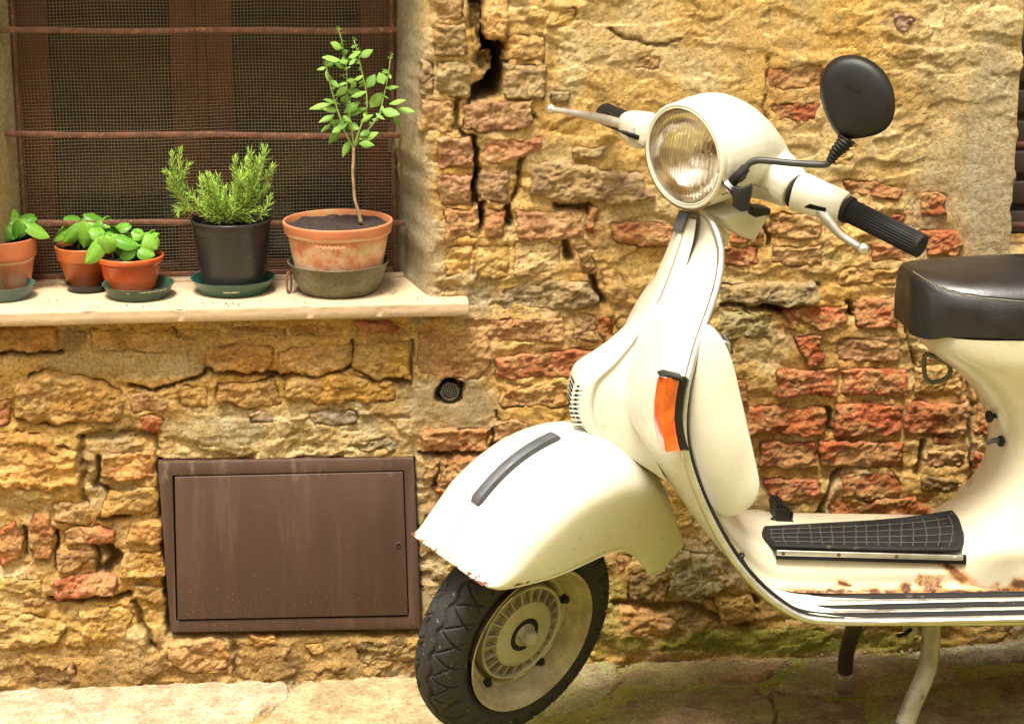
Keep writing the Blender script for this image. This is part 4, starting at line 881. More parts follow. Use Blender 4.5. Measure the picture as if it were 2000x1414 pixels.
for q_ in range(80):
    pts, dy = brs[q_ % 5]; t_ = RNG.uniform(.25, .95)*(len(pts)-1); i_ = int(t_); x0_ = pts[i_][0]+(pts[min(i_+1, len(pts)-1)][0]-pts[i_][0])*(t_-i_); y0_ = pts[i_][1]+(pts[min(i_+1, len(pts)-1)][1]-pts[i_][1])*(t_-i_)
    an = RNG.uniform(0, 6.28); ln = RNG.uniform(26, 68); A = tpnt(x0_, y0_, .004); B = tpnt(x0_+ln*math.cos(an), y0_+ln*.6*math.sin(an), RNG.uniform(-.02, .03)); place_leaf(LS[q_ % 3], A, B, RNG.uniform(.0045, .010), tt, RNG.uniform(-.6, .6), (RNG.uniform(-.4, .4), -.7, .6))
for cx, cy in ((285, 60), (393, 140), (200, 255), (648, 235), (400, 175), (205, 290), (640, 260), (300, 95), (425, 215)):
    for k in range(5):
        t = RNG.uniform(0, 6.28); A = tpnt(cx, cy, -.002); B = tpnt(cx+22*math.cos(t), cy-10+16*math.sin(t), -.006); place_leaf(LS[k % 3], A, B, .0035, tt, t, name='bud_leaf')

# --- rosemary in the black pot
rs = Pot(456, 567); st = thing('green_saucer', 'green plastic saucer with a torn white sticker mark, under the black pot', 'saucer', rs.c, 'saucers under the pots')
m_gs = simple('dark_green_plastic', (.018, .085, .055), .38, var=.2, scale=20, coat=.2)
def saucer(par, p, vb, hb, vt_, ht, mat, n='saucer_dish'):
    r0, r1, h = p.r(vb, hb), p.r(vt_, ht), p.z(vt_)
    lathe(n, rounded([(.0005, .0015), (r0-.003, 0), (r0, .001), (r1-.003, h-.003), (r1, h-.001), (r1, h), (r1-.0025, h-.0005), (r0-.002, .0035), (.0005, .0035)], .0012), p.c, mat, par, seg=72); return h
saucer(st, rs, 567, 66, 540, 82, m_gs)
t0 = -math.pi/2+.05
bm = bmesh.new()
m_white = simple('white_sticker_rest', (.62, .56, .42), .8)
def stuck(par, c, R0, z0, t_a, t_b, hh, slope, seed, name='sticker_rest'):
    V = []; n = 26
    for i in range(n+1):
        t = t_a+(t_b-t_a)*i/n; w_ = hh*(.55+.6*float(perlin(i*.45, 1, seed))); o_ = hh*.4*float(perlin(i*.8, 7, seed))
        for zz in (o_-w_, o_+w_): V.append(c+Vector((math.cos(t)*(R0+slope*zz+.0006), math.sin(t)*(R0+slope*zz+.0006), z0+zz)))
    F = [(2*i, 2*i+2, 2*i+3, 2*i+1) for i in range(n)]; return mesh(name, V, F, m_white, par)
h_ = rs.z(540); stuck(st, rs.c, rs.r(560, 72), h_*.45, t0-.28, t0+.14, .0022, .62, 3)
rp = Pot(456, 545, zb=rs.c.z+.004, Yc=rs.c.y); rp.c.z = rs.c.z+.0045
rt_ = thing('potted_rosemary', 'bushy rosemary in a plain black plastic pot', 'potted plant', rp.c)
dzr = lambda v: P(456, v, rs.c.y).z-rp.c.z; rrr = lambda v, h: hw2r(h, rs.c.y, 456, v)
zr = dzr(426); m_bp = simple('black_plastic_pot', (.020, .017, .017), .33, var=.25, scale=12, speck=((.15, .12, .09), 90, .72, .5))
lathe('pot_body', rounded([(.0005, 0), (rrr(545, 60), 0), (rrr(545, 61.5), .003), (rrr(450, 73), zr-.028), (rrr(450, 74), zr-.026), (rrr(430, 75), zr-.008), (rrr(426, 78), zr-.007), (rrr(426, 79), zr-.002), (rrr(426, 78), zr), (rrr(426, 76), zr), (rrr(426, 74), zr-.004), (rrr(545, 60), .004)], .0015), rp.c, m_bp, rt_, seg=96)
soil(rp.c, rrr(440, 72), zr-.014, rt_, 4)
m_ros = MB('rosemary_green', rough=.5); 
_g = m_ros.n('ShaderNodeNewGeometry'); _c = m_ros.mix(_g.outputs['Random Per Island'], (.17, .34, .03, 1), (.42, .60, .08, 1)); m_ros.color(_c); m_ros = m_ros.m
def C4(x, y): return (300+x/7.442, 270+y/7.442)
def sprig(pts, seed, length=.0235, dens=.0023, y0=0., y1=0.):
    rr = random.Random(seed); pp = []
    for i, (x, y) in enumerate(pts):
        u, v = C4(x, y); pp.append(P(u, v, rs.c.y+y0+(y1-y0)*i/max(len(pts)-1, 1)))
    path = resample(pp, 20); L_ = sum((b_-a).length for a, b_ in zip(path[:-1], path[1:])); n = int(L_/dens)
    V, F = tubevf(path, [float(q) for q in np.linspace(.0011, .0006, 20)], 5)
    V = [Vector(v) for v in V]; F = list(F); F0 = len(F)
    for k in range(n):
        t = (k+.5)/n; i = min(int(t*19), 18); a = path[i].lerp(path[i+1], t*19-i); ax_ = (path[i+1]-path[i]).normalized()
        if t < .12: continue
        for q in range(2):
            ang = k*2.4+q*math.pi+rr.uniform(-.4, .4); e1 = ax_.orthogonal().normalized(); e2 = ax_.cross(e1)
            rad = e1*math.cos(ang)+e2*math.sin(ang); sp = rr.uniform(.5, 1.0)*(1.2-.7*t); d = (ax_*(1-sp*.55)+rad*sp).normalized()
            ln = length*rr.uniform(.65, 1.15)*(1-.25*t); wd = rr.uniform(.0008, .0012); s_ = d.cross(rad).normalized()*wd; nn = d.cross(s_).normalized()*wd*.5
            bend = rad*ln*.12*rr.uniform(-.3, 1); m_ = a+d*ln*.5+bend*.5; e_ = a+d*ln+bend*-.4; b0 = len(V)
            V += [a+s_*.5, a-s_*.5, a+nn, m_+s_, m_-s_, m_+nn, e_]
            F += [(b0, b0+3, b0+5, b0+2), (b0+2, b0+5, b0+4, b0+1), (b0+1, b0+4, b0+3, b0), (b0+3, b0+6, b0+5), (b0+5, b0+6, b0+4), (b0+4, b0+6, b0+3)]
    o = mesh('sprig', V, F, m_ros, rt_); o.data.materials.append(m_bark)
    for p in o.data.polygons[:F0]: p.material_index = 1
SP = [[(720, 1150), (500, 1060), (385, 900), (370, 700), (380, 400), (385, 200)], [(700, 1120), (520, 1010), (400, 860), (300, 640), (280, 400), (275, 250)], [(400, 860), (400, 650), (450, 520), (500, 400)], [(380, 720), (290, 560), (190, 500)], [(400, 900), (300, 760), (240, 660)],
 [(750, 1150), (650, 950), (540, 800), (470, 720)], [(900, 1180), (830, 900), (810, 720), (800, 560)], [(880, 1180), (780, 950), (700, 780), (690, 600)], [(1000, 1200), (900, 1000), (860, 820), (740, 640)], [(1020, 1220), (980, 1050), (990, 880), (1020, 760)], [(1000, 1200), (1000, 1000), (960, 760), (940, 580)],
 [(1050, 1220), (1080, 1050), (1050, 900), (1040, 760)], [(1030, 1220), (920, 1120), (820, 1020), (740, 970)], [(1050, 1230), (1150, 1060), (1180, 880), (1150, 760)], [(1100, 1200), (1200, 950), (1230, 700), (1190, 500), (1180, 330)], [(1150, 1200), (1300, 900), (1380, 650), (1400, 400), (1405, 230)], [(1150, 1200), (1330, 880), (1440, 640), (1540, 420), (1590, 170)],
 [(1200, 1200), (1380, 1000), (1560, 820), (1660, 660), (1710, 460)], [(1330, 880), (1300, 700), (1330, 520), (1350, 330)], [(1380, 700), (1460, 520), (1500, 330)], [(1520, 1180), (1600, 1090), (1660, 960), (1685, 880)], [(1100, 1230), (1250, 1100), (1400, 1080), (1500, 1050)], [(1050, 1230), (900, 1160), (800, 1140), (740, 1120)],
 [(1060, 1230), (1200, 1080), (1300, 960), (1340, 860)], [(1000, 1230), (1080, 1130), (1150, 1000), (1130, 900)], [(1120, 1220), (1260, 1020), (1320, 820), (1280, 640)], [(980, 1230), (860, 1100), (760, 1060), (690, 1000)], [(1080, 1220), (1220, 860), (1240, 640), (1290, 440)], [(1540, 420), (1600, 330), (1630, 200)], [(1660, 660), (1640, 560), (1720, 430)], [(1000, 1220), (950, 900), (920, 700), (840, 560)],
 [(560, 1080), (470, 1030), (400, 1010), (360, 1090)], [(1080, 1230), (1180, 1160), (1330, 1160), (1400, 1180)], [(1040, 1230), (1040, 1120), (1000, 1060), (930, 960)], [(1200, 1190), (1400, 900), (1440, 760), (1400, 600)], [(1120, 1210), (1160, 1040), (1220, 900), (1180, 700)]]
for k, pts in enumerate(SP): yy0 = RNG.uniform(-.03, .025); sprig(pts, k, y0=yy0*.4, y1=yy0); (sprig([(x+RNG.uniform(-60, 60), y+RNG.uniform(-20, 60)) for x, y in pts[:-1]], k+100, y0=-yy0*.4, y1=-yy0) if k > 4 else None)

# --- basil: three pots and their saucers
def basil_pot(cu, sv, shb, svt, sht, smat, slabel, plabel, pb, prof, pmat, leaves, stems, vs, seed, chip=None):
    sp_ = Pot(cu, sv); q = thing('saucer', slabel, 'saucer', sp_.c, 'saucers under the pots'); saucer(q, sp_, sv, shb, svt, sht, smat)
    cu2 = pb[0]; c = PZ(cu2, pb[1], sp_.c.z+.0045); dzz = lambda v: P(cu2, v, c.y).z-c.z; rz = lambda v, h: hw2r(h, c.y, cu2, v)
    t = thing('potted_basil', plabel, 'potted plant', c, GB)
    pr = [(.0005, 0)]+[(rz(v, h), max(dzz(v), 0)) for v, h in prof]; zt2 = pr[-1][1]
    pr += [(pr[-1][0]-.003, zt2), (pr[-1][0]-.0045, zt2-.008), (pr[1][0], .005)]
    lathe('pot_body', rounded(pr, .002), c, pmat, t, seg=72); soil(c, pr[-2][0]-.0008, zt2-.009, t, seed)
    basil(t, c, zt2-.008, leaves, stems, seed); return q, t, sp_, c
m_gg = simple('grey_green_plastic', (.075, .13, .115), .45, var=.25, scale=25); m_gd = simple('dirty_green_plastic', (.030, .070, .042), .45, var=.3, scale=25, speck=((.30, .26, .16), 40, .62, .7)); m_bk = simple('black_saucer_plastic', (.015, .018, .014), .45)
m_t1 = terracotta('old_terracotta', (.50, .155, .065), (.62, .42, .26), .6, zc+.02, zc+.065); m_t2 = simple('orange_brown_pot', (.44, .115, .025), .45, var=.25, scale=14, coat=.2); m_t3 = simple('bright_orange_plastic', (.62, .105, .022), .32, var=.15, scale=10, coat=.3)
basil_pot(7, 579, 52, 553, 62, m_gg, 'grey-green saucer under the leftmost basil pot', 'basil in a chalky terracotta pot cut by the left edge, leftmost on the sill', (5, 560),
 [(560, 53), (500, 66), (499, 69), (494, 70), (464, 71), (462, 70)], m_t1,
 [(40, 428, 22, 448, 22, 0), (40, 425, 60, 415, 14, .02), (38, 424, 15, 405, 24, .02), (36, 430, -5, 428, 28, .0), (42, 428, 94, 450, 27, -.01), (44, 426, 65, 420, 20, .0), (38, 430, 28, 462, 25, -.02), (10, 425, -20, 408, 24, .0), (25, 420, 5, 408, 20, .03), (0, 445, -25, 470, 22, 0), (5, 450, 26, 462, 18, -.01), (15, 440, 0, 462, 20, -.02), (50, 425, 68, 436, 18, .02)],
 [(38, 462, 41, 430), (22, 464, 28, 440), (5, 466, 10, 440)], 462, 11)
basil_pot(172, 565, 37, 551, 43, m_bk, 'small black saucer behind the bright orange pot', 'basil in a brown-orange pot standing behind the bright orange one', (168, 553),
 [(553, 35), (506, 50), (505, 53), (501, 54), (480, 57), (478, 56)], m_t2,
 [(163, 432, 158, 480, 30, -.03), (155, 436, 122, 466, 24, -.02), (150, 432, 118, 452, 22, -.01), (152, 430, 103, 448, 24, .0), (158, 428, 130, 422, 24, .02), (165, 428, 176, 417, 20, .02), (200, 428, 168, 415, 26, .01), (200, 428, 232, 440, 24, .0), (203, 428, 205, 420, 14, .01), (198, 430, 182, 442, 18, -.02), (168, 432, 182, 446, 22, -.01), (160, 430, 190, 430, 20, .01), (205, 432, 213, 440, 16, -.01), (150, 435, 128, 440, 18, .01)],
 [(152, 482, 160, 440), (208, 478, 204, 432), (190, 480, 172, 436)], 478, 12)
q, t, sp_, c = basil_pot(271, 577, 58, 552, 70, m_gd, 'chipped dark green saucer under the bright orange pot', 'basil in a bright orange plastic pot, third pot from the left', (257, 560),
 [(560, 47), (540, 54), (513, 58), (510, 60), (508, 65), (499, 66.5), (497, 65)], m_t3,
 [(202, 462, 164, 505, 28, -.03), (203, 460, 204, 492, 30, -.04), (200, 455, 178, 450, 24, -.01), (205, 452, 196, 446, 20, .0), (222, 462, 267, 470, 26, -.03), (206, 456, 222, 455, 22, -.01), (232, 442, 252, 440, 20, .01), (226, 444, 240, 432, 14, .02), (262, 466, 234, 490, 22, -.02), (265, 484, 234, 494, 22, -.03), (268, 484, 299, 494, 25, -.03), (264, 482, 266, 476, 14, -.02), (285, 460, 306, 480, 28, -.02), (282, 458, 264, 450, 22, .0), (286, 456, 306, 455, 20, .0), (282, 456, 272, 446, 16, .01), (258, 460, 248, 452, 16, .02), (276, 470, 268, 488, 20, .0), (240, 470, 228, 490, 20, .0), (292, 458, 300, 450, 16, .01)],
 [(222, 505, 208, 465), (263, 502, 265, 484), (258, 503, 254, 492), (250, 503, 240, 490), (286, 498, 284, 462), (275, 500, 270, 478)], 500, 13)
stuck(q, sp_.c, sp_.r(554, 69), sp_.z(554)-.0022, -math.pi/2+.1, -math.pi/2+.95, .0012, .6, 9, 'chipped_edge')

# ================================================================== THE SCOOTER
YM = -.36                                                     # its middle plane, parallel to the wall
sco = thing('scooter', 'cream white motor scooter on its centre stand with black seat and one round black mirror', 'scooter', (.34, YM, -.02))
ph, la = math.radians(38.6), math.radians(20.2)               # how far it is steered to its left, lean of the steering axis
aA = Vector((math.sin(la), 0, math.cos(la))); wA = Vector((math.sin(ph)*math.cos(la), -math.cos(ph), -math.sin(ph)*math.sin(la)))
fA = wA.cross(aA); nA = fA*math.cos(la)-aA*math.sin(la); uA = aA*math.cos(la)+fA*math.sin(la)
LIP = P(1040.5, 1250.5, -.42); HUB = LIP-wA*.05
_ax = HUB-fA*.05; HS = _ax+aA*((1.08-_ax.z)/aA.z)             # head of the steering column
def loc(O, n, w, u): return O+nA*n+wA*w+uA*u
def PL(u_, v_, wd, O=None):                                   # point of the steered plane at offset wd to its left
    O = O or HS; return RP(u_, v_, O+wA*wd, wA)
LIPR0 = loc(HUB, .178, -.10, .205); LIPR1 = loc(HUB, .178, .10, .205)
M['paint'] = m_paint('cream_paint', dirt=.25)
M['guard'] = m_paint('cream_paint_mudguard', dirt=.12, chips=((LIPR0, LIPR1, .016), (PL(1000, 1147, .115, HUB), PL(1180, 1075, .115, HUB), .0045), (PL(905, 1010, .0, HUB), PL(905, 1012, .0, HUB), .004)))
zf = P(1800, 1213, YM-.25).z
rz_ = lambda u, v, Y: P(u, v, Y)
M['floorpaint'] = m_paint('cream_paint_rusty_floor', dirt=.4, base=(.58, .52, .38, 1), rust=(
    (P(1510, 1157, YM-.13), P(1760, 1158, YM-.13), .0065, .013), (P(1760, 1157, YM-.13), P(1990, 1155, YM-.135), .0055, .011), (P(1806, 1140, YM-.132), P(1832, 1142, YM-.132), .015, .019), (P(1768, 1148, YM-.12), P(1770, 1150, YM-.126), .012, .014),
    (P(1836, 1090, YM-.107), P(1880, 1130, YM-.122), .008, .013), (P(1836, 1092, YM-.132), P(1915, 1156, YM-.136), .0085, .014), (P(1985, 1140, YM-.135), P(2010, 1142, YM-.135), .012, .015), (P(1948, 1142, YM-.135), P(1950, 1143, YM-.135), .005, .008), (P(1876, 1028, YM-.09), P(1900, 1010, YM-.08), .003, .008),
    (P(1560, 1205, YM-.25), P(2000, 1203, YM-.25), .004, .008), (P(1640, 1138, YM-.12), P(1662, 1144, YM-.125), .003, .006)))

# ---- leg shield running down into the floor
EDGE = [(1350, 408, .004, 0), (1370, 412, .035, .004), (1389, 432, .065, .010), (1403, 465, .095, .020), (1408, 500, .120, .028), (1402, 550, .155, .038), (1386, 605, .190, .048), (1366, 660, .218, .056), (1350, 715, .240, .062), (1338, 770, .255, .066),
        (1333, 830, .262, .066), (1338, 880, .265, .062), (1353, 935, .262, .045), (1380, 1000, .258, .032), (1412, 1060, .255, .026), (1450, 1115, .252, .02), (1500, 1165, .250, .013), (1560, 1203, .25, .004), (1620, 1213, .25, 0), (1700, 1214, .25, 0), (1850, 1214, .25, 0), (2010, 1213, .25, 0)]
E3 = [P(u, v, YM-w_) for u, v, w_, b_ in EDGE]; E3.append(Vector((1.36, YM-.25, E3[-1].z)))
Wd = [e[2] for e in EDGE]+[.25]; Bg = [e[3] for e in EDGE]+[0]
n = 90; Es = resample(E3, n); tt_ = [0]
for a, b_ in zip(E3[:-1], E3[1:]): tt_.append(tt_[-1]+(b_-a).length)
q = np.linspace(0, tt_[-1], n); Ws = np.interp(q, tt_, Wd); Bs = np.interp(q, tt_, Bg)
rows = []; N = 15
for i in range(n):
    r = []
    t = (Es[min(i+1, n-1)]-Es[max(i-1, 0)]); t.y = 0; t.normalize(); nr = Vector((t.z, 0, -t.x))       # outward: forward / down
    if nr.x > 0 and i < 20: nr = -nr
    for j in range(-N, N+1):
        s_ = j/N; r.append(Vector((Es[i].x, YM+s_*(YM*0+(-1)*-Ws[i]), Es[i].z))+Vector((-1, 0, -.15))*Bs[i]*(1-abs(s_)**2.3))
    rows.append(r)
V, F = loft(rows); sh = mesh('leg_shield', V, F, M['paint'], sco); solid(sh, .0035, 0)
# bright trim along the edge of the shield, both sides
for sg in (-1, 1):
    pth = [Vector((p.x, YM+sg*(w_+.0005), p.z)) for p, w_ in zip(Es, Ws)]; k1 = 72
    tube('edge_trim', pth[:k1+18], .0068, M['alu'], sco, seg=10)
    inn = [Vector((p.x+.0075, YM+sg*(w_-.004), p.z+.003)) for p, w_ in zip(Es, Ws)]
    tube('edge_rubber', inn[18:60], [.001, .003, .0045, .005, .004], M['rubber'], sco, seg=8)
# ---- horn cover in front of the shield
HC = [((1329, 420), (1354, 424), .020), ((1318, 458), (1348, 455), .026), ((1303, 500), (1338, 488), .030), ((1272, 572), (1318, 552), .036), ((1238, 630), (1292, 612), .042), ((1200, 668), (1272, 668), .047), ((1165, 694), (1260, 716), .051), ((1136, 712), (1252, 744), .053),
      ((1122, 726), (1248, 762), .054), ((1114, 752), (1246, 785), .054), ((1111, 780), (1250, 815), .054), ((1118, 806), (1262, 860), .053), ((1130, 822), (1290, 915), .052)]
rows = []; nq = 12
st_ = []
for i, (f_, b_, hw) in enumerate(HC): st_.append((P(*f_, YM), P(*b_, YM), hw))
Fr = resamp_i([s_[0] for s_ in st_], 40); Br = resamp_i([s_[1] for s_ in st_], 40); Hr = np.interp(np.linspace(0, 1, 40), np.linspace(0, 1, len(st_)), [s_[2] for s_ in st_])
def hc_sec(f_, b_, hw, fl=1.):
    d = (b_-f_); L_ = d.length; r = []
    # cross-section: flat front with a bevelled ridge, side panel sunk behind a rib
    pr = [(1.0, 1.42), (.8, 1.2), (.55, 1.02), (.36, .93), (.29, .90), (.27, .985), (.235, 1.03), (.14, 1.0), (.08, .93), (.03, .80), (.008, .60), (0, .3), (0, 0)]
    for t, w_ in pr: r.append(f_+d*t+Vector((0, hw*w_, 0)))
    for t, w_ in pr[-2::-1]: r.append(f_+d*t-Vector((0, hw*w_, 0)))
    return r
for i in range(40): rows.append(hc_sec(Fr[i], Br[i], float(Hr[i])))
V, F = loft(rows); m_ = len(rows[0]); F.append(tuple(39*m_+j for j in range(m_))); F.append(tuple(range(m_-1, -1, -1)))
hc = mesh('horn_cover', V, F, M['paint'], sco); hc.data.shade_smooth(); e = hc.modifiers.new('e', 'EDGE_SPLIT'); e.split_angle = math.radians(24)
for k in range(9):
    v = 738+k*8.6; uu = float(np.interp(v, [726, 752, 780, 806], [1121, 1114, 1111, 1118])); p = P(uu, v, YM)
    for sg, nm in ((-1, 'vent_slot'),): box(nm, p+Vector((-.0012+.010, -.044, -.002)), (.0055, -.0022, 0), (.001, .0042, 0), (.0, 0, .0015), M['void'], hc, bev=0)
    box('vent_slot', p+Vector((-.0006, -.010, 0)), (.0010, 0, 0), (0, .020, 0), (0, 0, .0015), M['void'], hc, bev=0)
    box('vent_rib', p+Vector((.004, -.0475, -.006)), (.008, -.003, 0), (.001, .0028, 0), (0, 0, .0012), M['paint'], hc, bev=.0005)
box('maker_badge', P(1336, 432, YM-.012)+Vector((-.006, -.004, 0)), (-.003, -.002, 0), (.006, -.011, 0), (.006, 0, .018), M['greyrub'], sco, bev=.0015)
# ---- glove box behind the shield
GBX = [(1384, 640), (1398, 648), (1416, 668), (1432, 705), (1446, 760), (1462, 830), (1477, 895), (1487, 945), (1484, 972), (1470, 992), (1448, 1006), (1420, 1016), (1392, 1000), (1366, 940), (1345, 860), (1345, 770), (1360, 700), (1375, 655)]
ol = resample([P(u, v, YM-.235) for u, v in GBX+GBX[:1]], 61)[:-1]; c0 = sum(ol, Vector())/len(ol); rows = []
for yo, sc_k in ((.46, .90), (.45, .96), (.43, .99), (.40, 1.0), (.03, 1.0), (.016, .992), (.006, .975), (.0, .945), (-.003, .90)):
    rows.append([Vector((c0.x+(p.x-c0.x)*sc_k, YM-.235+yo, c0.z+(p.z-c0.z)*(1-(1-sc_k)*.6))) for p in ol])
V, F = loft(rows, True, True); mesh('glove_box', V, F, M['paint'], sco)
latch = P(1418, 665, YM-.17); tube('glove_box_latch', [latch+Vector((-.01, 0, .0)), latch+Vector((.004, 0, -.004)), latch+Vector((.006, 0, -.02))], .003, M['alu'], sco, seg=6)
tube('glove_box_lid_trim', [P(1412, 652, YM-.16), P(1424, 672, YM-.16), P(1430, 690, YM-.16)], .0028, M['greyrub'], sco, seg=6)
# ---- central tunnel under the mat
TT_ = [(1392, 960), (1420, 1005), (1450, 1035), (1480, 1056), (1515, 1070), (1600, 1074), (1700, 1076), (1900, 1078), (2010, 1078)]
BB_ = [(1372, 975), (1405, 1040), (1440, 1088), (1480, 1128), (1530, 1152), (1600, 1158), (1700, 1158), (1900, 1156), (2010, 1155)]
tr, br = resamp_i([P(u, v, YM-.105) for u, v in TT_]+[Vector((1.40, YM-.105, P(2010, 1078, YM-.105).z))], 50), resamp_i([P(u, v, YM-.135) for u, v in BB_]+[Vector((1.40, YM-.135, P(2010, 1155, YM-.135).z-.002))], 50)
rows = []
for a, b_ in zip(tr, br):
    half = []
    for k in range(9):
        t = k/8; x_ = b_.lerp(a, t); bul = math.sin(t*math.pi)*.004; half.append(Vector((x_.x, b_.y+(a.y-b_.y)*(t**.6 if t < .5 else t)*1.0-bul*.5+0*t, b_.z+(a.z-b_.z)*t**1.35)))
    half[-1].z -= .004; half.append(Vector((a.x, a.y+.012, a.z-.0008))); half.append(Vector((a.x, a.y+.05, a.z))); half.append(Vector((a.x, YM, a.z+.001)))
    r = half+[Vector((p.x, 2*YM-p.y, p.z)) for p in half[-2::-1]]; rows.append(r)
V, F = loft(rows); mesh('tunnel', V, F, M['floorpaint'], sco)
# ---- rubber mat
zt0 = P(1700, 1072, YM-.105).z+.002
n1, n2 = 150, 50
NE = resample([P(u, v, YM-.115) for u, v in ((1514, 1070), (1600, 1073), (1750, 1077), (1872, 1078))], n1)
FE_px = resample([Vector((u, v, 0)) for u, v in ((1494, 1034), (1560, 1030), (1700, 1022), (1800, 1013), (1858, 1007))], n1)
FE = [PZ(p.x, p.y, zt0+.006+.02*max(0, (i/n1-.6))) for i, p in enumerate(FE_px)]
rows = []
for i in range(n1):
    r = []
    for j in range(n2):
        t = j/(n2-1); p = NE[i].lerp(FE[i], t); s_ = i/(n1-1)
        # cut corners
        gi = abs(((s_*17) % 1)-.5)*2; gj = abs(((t*5) % 1)-.5)*2; g = max(smooth(.80, .93, np.array(gi)), smooth(.72, .88, np.array(gj)))
        inside = .07 < t < .93 and .03 < s_ < .965; hgt_ = .0018+(.0016 if not inside else 0)-(.0035 if min(t, 1-t) < .01 or min(s_, 1-s_) < .004 else 0)
        sh_ = math.sin(t*math.pi)*(.018*max(0, (s_-.7)/.3)-.012*max(0, (.25-s_)/.25))
        r.append(p+Vector((sh_*.8, 0, hgt_+.010*max(0, s_-.75)*4*t*.5)))
    rows.append(r)
V, F = loft(rows); mt = mesh('floor_mat', V, F, M['rubber'], sco); solid(mt, .004, -1)
m_worn = simple('worn_rubber_rib', (.055, .05, .042), .7)
V2 = []; F2 = []
def rib_(pts_):
    v_, f_ = tubevf(pts_, .0012, 5); b0 = len(V2); V2.extend(v_); F2.extend([tuple(i+b0 for i in f) for f in f_])
for k in range(1, 17): i_ = int(k*(n1-1)/17); mesh('mat_rib', *tubevf([rows[min(n1-3, i_-3+j//9)][j]+Vector((0, 0, .0046)) for j in range(4, n2-4, 3)], .0012, 5), m_worn, mt)
for k in range(1, 5): j_ = int(k*(n2-1)/5); mesh('mat_rib', *tubevf([rows[i][j_]+Vector((0, 0, .0046)) for i in range(5, n1-5, 4)], .0011, 5), m_worn, mt)
a, b_ = P(1516, 1077, YM-.118), P(1880, 1087, YM-.118)
bx = (b_-a)/2; cc_ = (a+b_)/2; box('mat_strip', cc_+Vector((0, -.003, -.001)), bx, (0, .002, 0), (0, 0, .0050), M['alu'], mt, bev=.001)
box('mat_edge', cc_+Vector((.003, -.0005, -.005)), bx*1.02, (0, .003, 0), (0, 0, .0085), M['rubber'], mt, bev=.001)
for k in range(4):
    c_ = a.lerp(b_, (.035, .33, .64, .955)[k])+Vector((0, -.0052, -.001)); lathe('screw', [(.0038, 0), (.0034, .0009), (.002, .0012), (.0008, .0006), (.0001, .0006)], c_, M['rustbar'] if k < 3 else M['alu'], mt, ax=Vector((0, -1, 0)), seg=12)
# ---- floor runners: black rubber in aluminium channels
def runner(name, pts, Y0, w_, mat, h=.004, flat=.45, seg=8, n=60):
    q_ = [PZ(u, v, zf+.0035) for u, v in pts]; y_ref = next(p.y for p, (u, v) in zip(q_, pts) if u >= 1560)
    path = resample([P(u, v, y_ref) if u < 1560 else p for p, (u, v) in zip(q_, pts)], n); return tube(name, path, w_, mat, sco, seg=seg, up=Vector((0, -.35, .94)), flat=flat)
for pts, Y0, wr in (([(1500, 1157), (1530, 1164), (1580, 1167), (1700, 1166), (1850, 1164), (2010, 1161)], -.125, .0085), ([(1524, 1176), (1560, 1186), (1620, 1189), (1700, 1187), (1850, 1183), (2010, 1180)], -.172, .0085)):
    runner('floor_rubber', pts, YM+Y0-.008, wr, M['rubber'], flat=.62)
    runner('floor_rail', [(u, v+9.5) for u, v in pts], YM+Y0-.020, .0075, M['alu'], flat=.40)
pts = [(1440, 1086), (1462, 1120), (1500, 1162), (1545, 1190), (1600, 1203), (1680, 1204), (1850, 1201), (2010, 1198)]
runner('floor_rubber', pts, YM-.240, .0085, M['rubber'], flat=.7)
runner('floor_rail', [(u+4 if i < 4 else u, v+9 if i > 3 else v+7) for i, (u, v) in enumerate(pts)], YM-.251, .0075, M['alu'], flat=.6)
box('rail_cap', P(1443, 1092, YM-.245), (.004, 0, 0), (0, .009, 0), (.006, 0, .010), M['black'], sco, bev=.002)
for u in (1767, 1822): lathe('floor_bolt', [(.0055, 0), (.005, .0025), (.0001, .003)], P(u, 1153, YM-.13), M['rustbar'], sco, seg=10)
# ---- rear body
RB = [(1786, 628, .150), (1790, 652, .149), (1806, 676, .148), (1846, 706, .142), (1880, 735, .135), (1908, 768, .127), (1930, 810, .120), (1938, 845, .117), (1938, 880, .120), (1928, 920, .124), (1905, 962, .130), (1870, 1002, .140), (1835, 1030, .150), (1800, 1058, .140), (1775, 1090, .134), (1765, 1125, .134), (1762, 1160, .137)]
rows = []
zr_ = resamp_i([P(u, v, YM) for u, v, h in RB], 44); hr_ = np.interp(np.linspace(0, 1, 44), np.linspace(0, 1, len(RB)), [h for *_, h in RB])
for p, hw in zip(zr_, hr_):
    r = []; hw = float(hw)
    xs_ = [(.62, 1.02), (.45, 1.02), (.32, 1.01), (.22, 1.0), (.15, .985), (.10, .95), (.065, .90), (.038, .81), (.018, .66), (.006, .42), (.001, .2), (0, 0)]
    for dx, wf in xs_: r.append(Vector((p.x+dx, YM-hw*wf, p.z)))
    for dx, wf in xs_[-2::-1]: r.append(Vector((p.x+dx, YM+hw*wf, p.z)))
    rows.append(r)
V, F = loft(rows); mesh('rear_body', V, F, M['floorpaint'], sco)
# fillet between the body and the tunnel, and the tail
box('tail', (1.72, YM, .50), (.17, 0, 0), (0, .11, 0), (0, 0, .22), M['paint'], sco, bev=.06)
for sg in (-1, 1):
    rows = []
    for i in range(25):
        t = i/24; x = 1.26+.66*t; hz = .165*math.sqrt(max(1-(2*t-1)**2, 0))**.7; by = .11*math.sin(math.pi*t)**.6; r = []
        for j in range(13): a = math.pi*j/12; r.append(Vector((x, YM+sg*(.105+by*math.sin(a)**.8), .53+hz*math.cos(a)-.04*t)))
        rows.append(r)
    V, F = loft(rows); mesh('side_cowl', V, F, M['paint'], sco)
